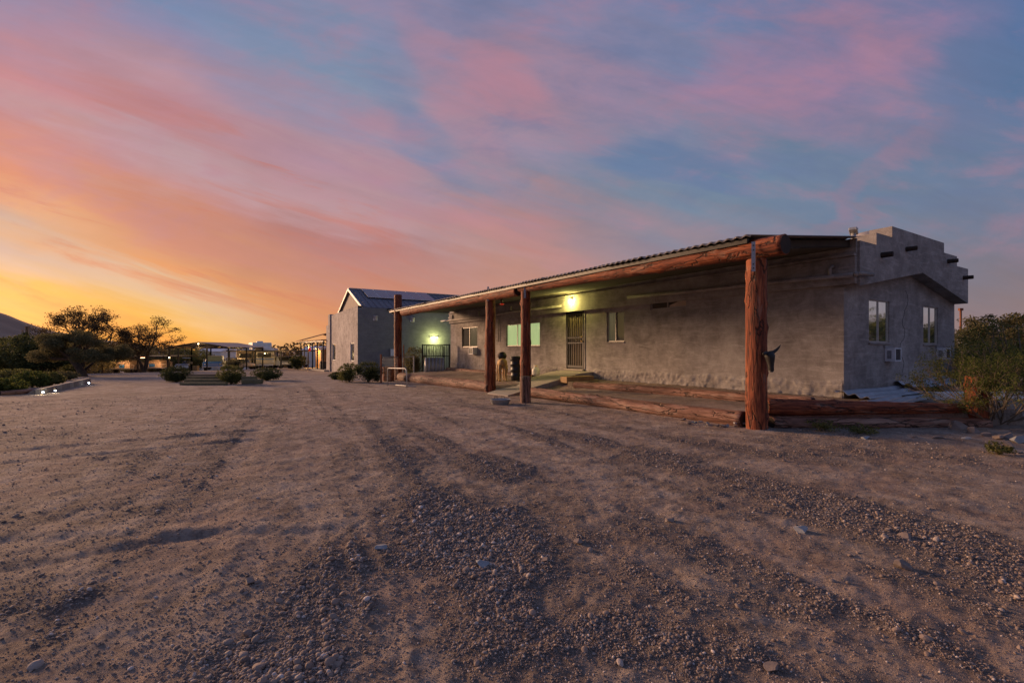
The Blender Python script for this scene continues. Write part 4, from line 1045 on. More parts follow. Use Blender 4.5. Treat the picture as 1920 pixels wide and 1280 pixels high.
# bundle of things on the porch
def porch_things():
    # propane cylinder
    kt = front_t(1005, -.45)[0]; X, Y = HW(-.45, kt); z = float(yard_z(*[np.array(v) for v in (-.45, kt, X, Y)]))+.005
    t_ = thing('propane_tank', 'white propane cylinder standing left of the door ramp', 'gas cylinder', (X, Y, z))
    MB().lathe([(.10, 0), (.105, .03), (.152, .05), (.158, .10), (.158, .24), (.15, .28), (.11, .32), (.05, .345), (.03, .35)], (0, 0, 0), 24).build('body', 'propane_white', t_, True)
    for a0 in (.3, 3.44):
        c = MB()
        for k in range(8):
            a = a0+k*.28; b = a+.28
            p = [(.095*math.cos(v), .095*math.sin(v)) for v in (a, b)]; q = [(.089*math.cos(v), .089*math.sin(v)) for v in (a, b)]
            hole = 2 <= k <= 5
            for z0, z1 in (((.32, .37), (.43, .455)) if hole else ((.32, .455),)):
                c.hexa([(*p[0], z0), (*p[1], z0), (*q[1], z0), (*q[0], z0)], [(*p[0], z1), (*p[1], z1), (*q[1], z1), (*q[0], z1)])
        c.build('collar', 'propane_white', t_)

    MB().lathe([(.018, .345), (.018, .39), (.035, .395), (.035, .41), (.012, .415)], (0, 0, 0), 12).build('valve', 'brass', t_, True)
    # stacked black bins
    X, Y = HW(-1.1, 10.1); z = float(yard_z(*[np.array(v) for v in (-1.1, 10.1, X, Y)]))
    t_ = thing('plastic_bin', 'tall ribbed black plastic bin half hidden behind the entrance post', 'bin', A_(968, 714, 16.2)-Vector((0, 0, .0)))
    t_.location.z = z
    b = MB(); pr = []
    for i in range(4):
        z0 = .2*i; pr += [(.18+.008*i, z0+.01), (.19+.008*i, z0+.15), (.205+.008*i, z0+.165), (.205+.008*i, z0+.195)]
    b.lathe(pr, (0, 0, 0), 22); b.build('body', 'black_plastic', t_, True)
    MB().lathe([(.225, .80), (.235, .805), (.235, .83), (.22, .85), (.05, .87), (.001, .87)], (0, 0, 0), 22).build('lid', 'black_plastic', t_, True)
    # carved wooden stand with saddle-like bundle
    p = A_(941, 711, 17.0); hx, hy = WH(p.x, p.y); z = float(yard_z(np.array(hx), np.array(hy), np.array(p.x), np.array(p.y)))
    t_ = thing('saddle_stand', 'ochre carved wooden stand on legs carrying a dark striped bundle', 'stand', (p.x, p.y, z), .2)
    b = MB(); b.tube([(0, .28, .62), (0, .2, .66), (0, 0, .66), (0, -.2, .68), (0, -.28, .66), (0, -.33, .60)], [.08, .15, .15, .17, .15, .06], 16); b.build('body', 'ochre_wood', t_, True)
    for sx in (-1, 1):
        for sy, f_ in ((-.2, 1), (.2, .9)):
            MB().tube([(sx*.08, sy, .6), (sx*.12, sy-.02, .42), (sx*.105, sy+.02, .26), (sx*.12, sy-.01, .03), (sx*.12, sy-.03, 0)], [.10*f_, .075*f_, .045, .045, .055], 10).build('leg', 'ochre_wood', t_, True)
    b = MB(); b.tube([(0, .12, .90), (0, 0, .93), (0, -.12, .92), (0, -.2, .9)], [.10, .155, .155, .10], 14); b.build('bundle', 'black_plastic', t_, True)
    for i, yy in enumerate((-.12, -.03, .06)): 
        MB().tube([(.158*math.cos(a), yy, .925+.158*math.sin(a)) for a in np.linspace(-.3, 3.44, 12)], .010, 6).build('band', 'tan_canvas', t_, True)
    # hanging feeder
    p = A_(941, 566, 15.5)
    t_ = thing('hanging_feeder', 'small glass feeder hanging from the porch roof between the entrance posts', 'feeder', p)
    MB().tube([(0, 0, .13), (0, 0, .42)], .004, 5).build('wire', 'black_iron', t_)
    MB().lathe([(.02, -.10), (.075, -.09), (.08, -.07), (.03, -.06)], (0, 0, 0), 14).build('tray', 'red_glass_glow', t_, True)  # tray glows by its material alone, it is no lamp
    MB().lathe([(.03, -.06), (.05, -.03), (.055, .03), (.04, .08), (.018, .10), (.018, .13)], (0, 0, 0), 14).build('bottle', 'glass_dark', t_, True)
    # metal tub on the drive
    p = G(938, 758)
    t_ = thing('metal_tub', 'shallow pale metal tub on the dirt before the entrance', 'tub', (p.x, p.y, p.z+.005), .15)
    t_.scale = (1, .8, 1)
    MB().lathe([(.19, 0), (.20, .005), (.245, .115), (.252, .12), (.25, .128), (.238, .12), (.195, .02), (.001, .018)], (0, 0, 0), 28).build('body', 'galvanised', t_, True)
    for s_ in (-1, 1): MB().tube([(s_*.08-.04, .21, .12), (s_*.08-.04, .22, .17), (s_*.08+.04, .22, .17), (s_*.08+.04, .21, .12)], .007, 6).build('handle', 'black_iron', t_)
    # flat steel strap lying at the foot of the nearest post
    p = G(1388, 795); o = MB().box((0, 0, 0), (.42, .055, .03)).build('steel_bar', 'steel_grey', bevel=.004)
    o.location = (p.x, p.y-.22, .05); o.rotation_euler = (0, .03, -.04); tag(o, 'flat grey steel bar lying at the foot of the nearest post', 'metal bar')
porch_things()

# ---- rocks
def rock(i, p, s_, label=None, mat='rock', name='rock', cat='rock', group=None):
    import bmesh
    r_ = np.random.default_rng(300+i); bm = bmesh.new(); bmesh.ops.create_icosphere(bm, subdivisions=4, radius=1)
    pl = [(Vector(r_.normal(size=3)).normalized(), r_.uniform(.38, .72)) for _ in range(11)]
    for v in bm.verts:
        c_ = v.co.copy()
        for n_, d in pl:
            q = c_.dot(n_)
            if q > d: c_ -= n_*(q-d)
        c_ *= 1+.06*float(fbm(np.array([c_.x*2+i*3]), np.array([c_.y*2+c_.z*3]), 3, i)[0])
        v.co = Vector((c_.x*s_[0], c_.y*s_[1], c_.z*s_[2]))
    me = bpy.data.meshes.new(name); bm.to_mesh(me); bm.free(); me.materials.append(MAT[mat])
    me.polygons.foreach_set('use_smooth', [False]*len(me.polygons))
    o = bpy.data.objects.new(name, me); COL.objects.link(o); o.location = (p.x, p.y, p.z+s_[2]*.45); o.rotation_euler = (0, 0, r_.uniform(-.5, .5))
    return tag(o, label, cat, group)
GR = 'rocks at the right edge of the drive'
rk = [(1798, 806, (.15, .12, .11), 'largest brown rock, at the right end of the dark border log', 'rock'), (1826, 812, (.13, .09, .07), 'reddish rock touching the largest brown rock on its right', 'rock'),
      (1846, 818, (.08, .07, .06), 'small brown rock between the reddish rock and the shrub', 'rock'), (1871, 824, (.09, .08, .055), 'small tan rock left of the broad grey slab', 'rock'),
      (1890, 823, (.13, .10, .07), 'light tan rock beside the broad grey slab under the shrub', 'rock'), (1912, 829, (.15, .12, .08), 'broad blue grey rock at the right edge of the picture', 'rock_grey'),
      (1893, 839, (.07, .06, .075), 'small pale upright rock in front of the broad grey rock', 'rock'), (1896, 848, (.10, .06, .03), 'flat pinkish rock nearest the viewer at right', 'rock'),
      (1758, 822, (.12, .07, .03), 'flat tan slab below the middle of the right border', 'rock'), (1620, 822, (.11, .06, .03), 'flat blue grey slab below the dark border log', 'rock_grey'),
      (1716, 821, (.06, .05, .025), 'little pale chip left of the flat tan slab', 'rock'), (1812, 823, (.06, .05, .03), 'little grey stone right of the flat tan slab', 'rock_grey')]
for i, (px, py, s_, lb, mt) in enumerate(rk): rock(i, G(px, py), s_, lb, mt, group=GR)
GR2 = 'stones at the foot of the long border log'
lab2 = ['leftmost outlying stone of the small heap left of the nearest post', 'flat stone by the log at the left part of the small heap', 'low stone between the left end and middle of the small heap', 'stone in the small heap just left of its middle', 'stone at the middle of the small heap left of the post', 'stone in the small heap just right of its middle', 'stone in the right half of the small heap near the log', 'stone in the small heap at the left tip of the steel bar', 'stone of the small heap under the steel bar', 'rightmost stone of the small heap touching the nearest post']
for i in range(10):
    px = 1282+i*10.4+random.uniform(-3, 3); py = 790+i*1.3+random.uniform(-3, 4)
    rock(40+i, G(px, py), (random.uniform(.035, .075), random.uniform(.03, .06), random.uniform(.02, .045)), lab2[i], random.choice(['rock', 'rock', 'rock_grey']), 'stone', 'stone', GR2)
for i, (px, py, s, lb) in enumerate([(1083, 1016, .035, 'small reddish stone alone on the packed track'), (1022, 1052, .03, 'pale pebble beside the middle gravel patch'), (908, 1062, .05, 'flat grey stone at the edge of the middle gravel'),
        (468, 1090, .035, 'pale flat stone on top of the near gravel pile'), (1505, 994, .05, 'grey stone among gravel in the middle of the drive'), (1697, 1010, .05, 'tan stone in the right gravel band'), (1690, 1062, .045, 'cream stone below the tan one in the right gravel'),
        (1258, 975, .035, 'pale stone at the left edge of the right gravel band'), (1450, 1254, .03, 'pale stone near the bottom of the view'), (845, 994, .035, 'thin white chip on the middle gravel'), (715, 1028, .035, 'grey chip left of the middle gravel patch')]):
    rock(80+i, G(px, py), (s*1.2, s, s*.6), lb, 'rock_grey' if 'grey' in lb else 'rock', 'stone', 'stone')
# corrugated sheets piled at the foot of the side wall
def debris():
    spec = [(1600, 1705, 744, 735, .10, .02, 'long corrugated metal sheet lying against the foot of the side wall'), (1700, 1790, 732, 718, .20, .12, 'corrugated metal sheet leaning highest at the far end of the side wall'),
            (1690, 1780, 746, 738, .04, -.02, 'corrugated metal sheet on the ground below the leaning one'), (1640, 1700, 752, 748, .05, .0, 'short bent metal sheet nearest the top border log')]
    for i, (p0, p1, ya, yb, lift, dd, lb) in enumerate(spec):
        off = -.25-.28*(i in (2,))-.5*(i == 3)
        k0, k1 = side_t(p0, off)[0], side_t(p1, off)[0]
        nx, ny = 5, 60; vs = []
        for a in range(ny):
            v = a/(ny-1)*.62
            for b in range(nx):
                u = b/(nx-1)
                z = .30+lift+(.12 if off > -.3 else .03)*(v/.62)+.03*math.sin(v*2*PI/.21)+.05*u*(i % 2)+.01*math.sin(7*u+i)
                vs.append((k0+(k1-k0)*u, -.68+off+.3+v-.02*i+.1, z-.1))
        fs = [(a*nx+b, a*nx+b+1, (a+1)*nx+b+1, (a+1)*nx+b) for a in range(ny-1) for b in range(nx-1)]
        m = MB(); m.add(vs, fs); o = m.build('metal_sheet', 'sheet_debris'); o.location = HROOT; o.rotation_euler = (0, 0, ANG)
        md = o.modifiers.new('solid', 'SOLIDIFY'); md.thickness = .004
        tag(o, lb, 'metal sheet', 'metal sheets heaped by the side wall')
debris()

# ================================================================== PLANTS
def leaf_mesh(cl, n, size, seed=0, flat=.0, shell=.45):
    """n leaf-sized faces spread through clusters (x,y,z,rx,ry,rz)"""
    r_ = np.random.default_rng(seed); cl = np.asarray(cl, float)
    w = cl[:, 3]*cl[:, 4]*cl[:, 5]; w = w**.66; w /= w.sum()
    k = r_.choice(len(cl), n, p=w)
    d = r_.normal(size=(n, 3)); d /= np.linalg.norm(d, axis=1)[:, None]
    rad = r_.random(n)**shell
    c_ = cl[k, :3]+d*rad[:, None]*cl[k, 3:6]
    a = r_.normal(size=(n, 3)); a /= np.linalg.norm(a, axis=1)[:, None]
    b = r_.normal(size=(n, 3)); b -= a*(a*b).sum(1)[:, None]; b /= np.linalg.norm(b, axis=1)[:, None]
    s_ = size*r_.uniform(.5, 1.4, n)[:, None]
    V_ = np.stack([c_-a*s_, c_-b*s_*.42, c_+a*s_, c_+b*s_*.42], 1).reshape(-1, 3)
    F_ = np.arange(4*n).reshape(-1, 4)
    return V_, F_
def branches(mb, p, d, L_, r, depth, tips, rnd, spread=.6, up=.15, n_ch=(2, 3), seg=6, keep=.72):
    """grow a limb; returns tips in the list"""
    pts = [p]; rs = [r]; q = p.copy(); dd = d.copy()
    ns = 4
    for i in range(ns):
        dd = (dd+Vector((rnd.gauss(0, .16), rnd.gauss(0, .16), rnd.gauss(0, .10)+up*.2))).normalized(); q = q+dd*(L_/ns)
        pts.append(q.copy()); rs.append(r*(1-(i+1)/ns*.38))
    mb.tube(pts, rs, max(4, seg), False)
    if depth == 0: tips.append((q, dd)); return
    for _ in range(rnd.randint(*n_ch)):
        nd = (dd+Vector((rnd.gauss(0, spread), rnd.gauss(0, spread), rnd.gauss(0, spread*.6)+up))).normalized()
        branches(mb, q if rnd.random() < .7 else pts[-2], nd, L_*keep*rnd.uniform(.8, 1.15), r*.6, depth-1, tips, rnd, spread, up, n_ch, seg-1, keep)
    if depth <= 2: tips.append((q, dd))
def tree(name, label, cat, loc, trunks, L_, r, depth, n_leaf, leaf, csize, mat, seed, spread=.6, up=.15, flat=1., group=None, scale=(1, 1, 1), nch=(2, 3), keep=.72, barkm='bark'):
    rnd = random.Random(seed)
    t_ = thing(name, label, cat, loc, 0, group); t_.scale = scale
    mb = MB(); tips = []
    for d in trunks: branches(mb, Vector((0, 0, -.1)), Vector(d).normalized(), L_, r, depth, tips, rnd, spread, up, nch, 8, keep)
    mb.build('trunk', barkm, t_, True)
    cl = [(p.x, p.y, p.z, csize*rnd.uniform(.6, 1.3), csize*rnd.uniform(.6, 1.3), csize*flat*rnd.uniform(.5, 1.1)) for p, d in tips]
    V_, F_ = leaf_mesh(cl, n_leaf, leaf, seed)
    npmesh('crown', V_, F_, mat, t_)
    return t_
def bush(name, label, cat, loc, w, h_, n_leaf, leaf, mat, seed, stems=9, group=None, dome=.5, lumps=14, d_=None):
    rnd = random.Random(seed); t_ = thing(name, label, cat, loc, 0, group); d_ = d_ or w
    mb = MB(); cl = []
    for i in range(stems):
        a = rnd.uniform(0, 2*PI); q = Vector((math.cos(a)*w*.5*rnd.uniform(.2, .8), math.sin(a)*d_*.5*rnd.uniform(.2, .8), h_*rnd.uniform(.6, 1.05)))
        mid = q*.5+Vector((rnd.gauss(0, .05*w), rnd.gauss(0, .05*w), .05*h_))
        mb.tube([(0, 0, -.05), tuple(mid), tuple(q)], [.012*w+.004, .008*w+.003, .003], 4, False)
    mb.build('stems', 'twig', t_, True)
    for i in range(lumps):
        a = rnd.uniform(0, 2*PI); rr_ = math.sqrt(rnd.random())*.38
        x, y = math.cos(a)*rr_*w, math.sin(a)*rr_*d_
        z = h_*rnd.uniform(.25, .8)*(1-rr_*dome)
        s_ = rnd.uniform(.12, .24)
        cl.append((x, y, z, w*s_, d_*s_, h_*rnd.uniform(.14, .28)))
    cl.append((0, 0, h_*.35, w*.38, d_*.38, h_*.36))
    V_, F_ = leaf_mesh(cl, n_leaf, leaf, seed, shell=.6)
    # wispy tips
    r_ = np.random.default_rng(seed+5); m_ = n_leaf//12
    a = r_.uniform(0, 2*PI, m_); e = r_.uniform(.1, 1.3, m_); k = r_.uniform(.95, 1.2, m_)
    tip = np.stack([np.cos(a)*np.cos(e)*w*.5*k, np.sin(a)*np.cos(e)*d_*.5*k, h_*(.35+.65*np.sin(e)*k)], -1)
    V2, F2 = leaf_mesh(np.concatenate([tip, np.full((m_, 3), .03*w)], 1), m_*3, leaf, seed+6)
    npmesh('foliage', np.concatenate([V_, V2]), np.concatenate([F_, F2+len(V_)]), mat, t_)
    return t_

# trees at left
def mesquite():
    tr = on_ground(157, 28); t_ = thing('mesquite_tree', 'broad dense mesquite tree with a leaning dark trunk at left', 'tree', tr)
    rnd = random.Random(11); mb = MB()
    top = Vector((-.75, 0, 1.05))
    mb.tube([(0, 0, -.1), (-.12, 0, .25), (-.4, .02, .65), tuple(top)], [.24, .20, .17, .15], 10, False)
    cl = []
    for i in range(46):
        a = rnd.uniform(0, 2*PI); r_ = math.sqrt(rnd.random()); x, y = -.45+r_*2.75*math.cos(a), r_*2.0*math.sin(a)
        zt_ = 2.62-.95*r_**2+rnd.gauss(0, .16); z = zt_ if rnd.random() < .6 else zt_*rnd.uniform(.62, .85)
        s_ = rnd.uniform(.34, .56); z = max(z, 1.45); cl.append((x, y, z-.30, s_, s_, s_*.7))
        if i < 20: mb.tube([tuple(top), tuple(top*.4+Vector((x, y, z))*.6-Vector((0, 0, .25))), (x, y, z-.3)], [.09, .05, .015], 6, False)
    mb.build('trunk', 'bark', t_, True)
    V_, F_ = leaf_mesh(cl, 42000, .050, 11, shell=.5); npmesh('crown', V_, F_, 'leaf_mesquite', t_)
mesquite()
p = on_ground(148, 40)
tree('bare_topped_tree', 'tall thin-leaved tree with open dark twigs above the broad mesquite', 'tree', p, [(.15, 0, 1), (-.5, .1, 1), (.6, .1, .9), (-.2, -.2, 1), (.35, .2, 1)], 1.75, .12, 5, 13000, .055, .34, 'leaf_back', 21, .62, .10, .6, keep=.76, scale=(1.15, 1.15, 1.25))
p = on_ground(270, 44)
tree('bare_topped_tree', 'thin-leaved tree with a round open crown behind the lamp-lit carport', 'tree', p, [(.1, 0, 1), (-.55, .1, 1), (.6, .1, .95), (.2, -.2, 1)], 1.6, .11, 5, 11000, .055, .34, 'leaf_back', 22, .62, .08, .6, keep=.75, scale=(1.25, 1.25, 1.05))
for i, (px, D, w, h_, sd_, mt, lb) in enumerate([(215, 62, 9, 4.0, 31, 'leaf_mesquite', 'wide dull green shrub tree between the mesquite and the lit carport'), (75, 36, 4.6, 3.0, 32, 'leaf_dark', 'dark rounded shrub tree in the shade left of the mesquite'),
        (18, 38, 5.2, 3.0, 33, 'leaf_olive', 'olive shrub tree at the left edge below the hill'), (140, 48, 8, 3.6, 34, 'leaf_mesquite', 'tall green shrub tree directly behind the leaning mesquite trunk'),
        (300, 62, 7, 3.4, 35, 'leaf_mesquite', 'shrub tree behind the gap between both carports'), (355, 64, 6, 3.0, 36, 'leaf_olive', 'dusty green shrub tree under the gabled carport roof')]):
    bush('shrub_tree', lb, 'shrub', on_ground(px, D), w, h_, 9000, .11, mt, sd_, 12, 'shrub trees at the left', lumps=24)
# low creosote bushes at left behind the low wall
lowb = [(28, 718, 1.7, .6, 'lowest bush at the left edge beside the faint track'), (60, 724, 1.1, .55, 'rounded bush just behind the tan boulder'), (92, 721, 1.0, .5, 'yellow green bush right behind the low wall lights'), (120, 711, 1.2, .42, 'wide low bush behind the middle of the low wall'),
        (132, 702, 1.0, .65, 'dark upright bush left of the leaning mesquite trunk'), (38, 700, 2.6, .8, 'long yellow green bush in the second row at left'), (98, 699, 2.2, .6, 'flat wide bush in the second row before the mesquite'), (8, 697, 3.0, 1.0, 'bush in the back row at the left edge'),
        (182, 698, 1.2, .6, 'bush under the right side of the mesquite crown'), (8, 735, 1.1, .45, 'dry low bush nearest the viewer at the left edge')]
for i, (px, py, w, h_, lb) in enumerate(lowb):
    bush('desert_bush', lb, 'bush', G(px, py+2), w, h_, 4200, .042, ['leaf_olive', 'leaf_creosote', 'leaf_olive', 'leaf_mesquite'][i % 4], 50+i, 8, 'low bushes behind the low wall', d_=w*.8)
# round shrubs round the timber bed
for i, (px, py, w, h_, lb) in enumerate([(331, 716, 1.15, .68, 'clipped green shrub at the left end of the timber steps'), (433, 720, 1.0, .74, 'round bright green shrub in front of the timber steps'),
                                        (500, 713, 1.35, .58, 'wide clipped green shrub at the right end of the timber steps')]):
    bush('round_shrub', lb, 'shrub', G(px, py), w, h_, 7000, .032, 'leaf_olive' if i == 1 else 'leaf_dark', 70+i, 10, 'shrubs around the timber steps', dome=.9, lumps=20)
bush('round_shrub', 'dark round shrub before the pavilion beside the parked vehicles', 'shrub', on_ground(558, 50), 1.7, 1.5, 3500, .07, 'leaf_dark', 74, 8)
bush('round_shrub', 'thin shrub under the gabled carport beam right of the pickup', 'shrub', on_ground(437, 44), 1.9, 1.2, 2500, .06, 'leaf_mesquite', 75, 8)
# shrubs before the second building
for i, (px, py, w, h_, lb) in enumerate([(690, 717, 1.25, .88, 'dark dense shrub at the corner of the second building'), (655, 716, 1.0, .80, 'open green shrub with upright twigs below the narrow windows'), (633, 711, .8, .35, 'low spreading shrub left of the others at the second building')]):
    bush('corner_shrub', lb, 'shrub', G(px, py), w, h_, 6000, .032, 'leaf_dark' if i != 1 else 'leaf_olive', 80+i, 12, 'shrubs at the second building')
bush('yard_bush', 'dark bush lit by the twin lamp behind the yard fence', 'bush', on_ground(778, 27)+Vector((0, 0, .0)), 1.3, 1.65, 6000, .045, 'leaf_mesquite', 86, 10)

# creosote bush at right, near
def creosote():
    p = Vector((8.12, 7.65, float(gz(8.05, 7.65))))
    t_ = thing('creosote_bush', 'large airy yellow green bush at the right edge near the viewer', 'bush', p)
    rnd = random.Random(8); mb = MB(); tips = []
    for i in range(30):
        a = rnd.uniform(0, 2*PI); el = rnd.uniform(.35, 1.25)
        d = Vector((math.cos(a)*math.cos(el), math.sin(a)*math.cos(el), math.sin(el)))
        branches(mb, Vector((rnd.gauss(0, .07), rnd.gauss(0, .07), -.05)), d, .62, .012, 3, tips, rnd, .38, .12, (2, 3), 5, .66)
    for d, L_ in (((-1.0, -.1, .42), .62), ((-.9, .05, .66), .60), ((-1, -.3, .30), .45)):
        branches(mb, Vector((-.1, 0, 0)), Vector(d).normalized(), L_, .014, 3, tips, rnd, .28, .05, (2, 3), 5, .55)
    mb.build('stems', 'twig', t_, True)
    cl = [(q.x, q.y, q.z, .085, .085, .085) for q, d in tips if q.z > .25 and rnd.random() < .75]
    V_, F_ = leaf_mesh(cl, 20000, .0145, 8, shell=.5)
    npmesh('foliage', V_, F_, 'leaf_creosote', t_)
creosote()
for i, (px, D, w, h_, mt, n, lb) in enumerate([(1900, 11.5, 2.2, 2.0, 'leaf_creosote', 9000, 'taller green bush right behind the large airy bush'), (1845, 13.5, 2.4, 1.6, 'leaf_olive', 7000, 'green bush between the house end and the large airy bush'), (1808, 16, 1.5, 1.95, 'leaf_dark', 8000, 'nearly black bush close to the far side of the house')]):
    q = on_ground(px, D); bush('side_bush', lb, 'bush', q, w, h_, n, .028, mt, 90+i, 14, 'bushes beside the house')
def palo(px, D, s_, seed, lb, n=5200, mt='leaf_mesquite', lf=.06):
    q = on_ground(px, D)
    return tree('palo_verde_tree', lb, 'tree', q, [(.1, 0, 1), (-.4, .1, .9), (.45, -.1, .9)], 1.1*s_, .07*s_, 4, n, lf, .34*s_, mt, seed, .6, .14, .7, 'trees beyond the house', keep=.76)
palo(1880, 19, 1.0, 101, 'feathery tree beyond the house at the right edge', 9000)
palo(1835, 24, .95, 102, 'small tree beside the blue grey tank beyond the house', 7000)
# slim sapling standing out above the bushes
q = on_ground(1856, 13.0); rr_ = random.Random(4)
tree('sapling', 'slim sapling whose small tuft rises above the bushes at right', 'tree', q, [(.03, 0, 1)], 1.9, .018, 2, 700, .022, .12, 'leaf_mesquite', 103, .45, .2, .7, keep=.32, barkm='twig')
# trees outside the view at right, seen as reflections in the side windows
for i, (x, y, s_) in enumerate([(18.5, 10.2, .8), (22, 16.0, 1.0), (25, 12.0, 1.1), (20.5, 13.6, .8)]):
    lb = ['near spreading tree mirrored in the nearer side window', 'tree mirrored in the farther side window', 'farthest tree east of the house', 'smaller tree east of the house'][i]
    tree('palo_verde_tree', lb, 'tree', (x, y, float(gz(x, y))), [(.1, 0, 1), (-.5, .2, .8), (.5, -.2, .8)], 1.1*s_, .08*s_, 4, 5200, .07, .36*s_, 'leaf_dark', 110+i, .5, .12, .7, 'trees east of the house', keep=.74)

# distant treeline as one mass, and the hills
def treeline():
    r_ = np.random.default_rng(3); cl = []
    for a in np.linspace(-60, 66, 300):
        D = r_.uniform(95, 170); az_ = a*PI/180+r_.normal()*.004
        x, y = D*math.sin(az_), D*math.cos(az_)
        if y < 20: continue
        hh = r_.uniform(2.0, 5.2)*(D/120)
        cl.append((x, y, float(gz(x, y))+hh*.45, hh*r_.uniform(.9, 1.8), hh, hh*.6))
    V_, F_ = leaf_mesh(cl, 60000, .55, 3, shell=.35)
    o = npmesh('distant_trees', V_, F_, 'leaf_back'); tag(o, 'dark line of far desert trees along the horizon', 'trees', kind='stuff')
treeline()
def hill():
    nx, ny = 130, 50; az_ = np.linspace(-80, -38, nx)*PI/180; rr_ = np.linspace(430, 900, ny)
    A, R = np.meshgrid(az_, rr_); X, Y = R*np.sin(A), R*np.cos(A)
    t_ = np.tan(A); px = 960+853*t_
    # skyline height in the photo's measure at the ridge distance
    ridge = 620
    top = np.interp(px, [-2500, -600, -200, 0, 30, 70, 110, 170, 260, 330], [60, 160, 110, 72, 60, 43, 33, 22, 10, 0])
    H_ = top/853*(ridge*np.cos(A))
    k = np.where(R < ridge, sstep(R, 430, ridge), sstep(R, 900, ridge))
    Z = -2.4+(H_+2+1.2)*k + (9*fbm(X/70, Y/70, 5, 77)+3*fbm(X/18, Y/18, 3, 78))*k*np.clip(H_/20, 0, 1)
    idx = np.arange(nx*ny).reshape(ny, nx)
    F_ = np.stack([idx[:-1, :-1], idx[:-1, 1:], idx[1:, 1:], idx[1:, :-1]], -1).reshape(-1, 4)
    o = npmesh('hill', np.stack([X, Y, Z], -1).reshape(-1, 3), F_, 'hill_soil', smooth=True); tag(o, kind='structure')
hill()

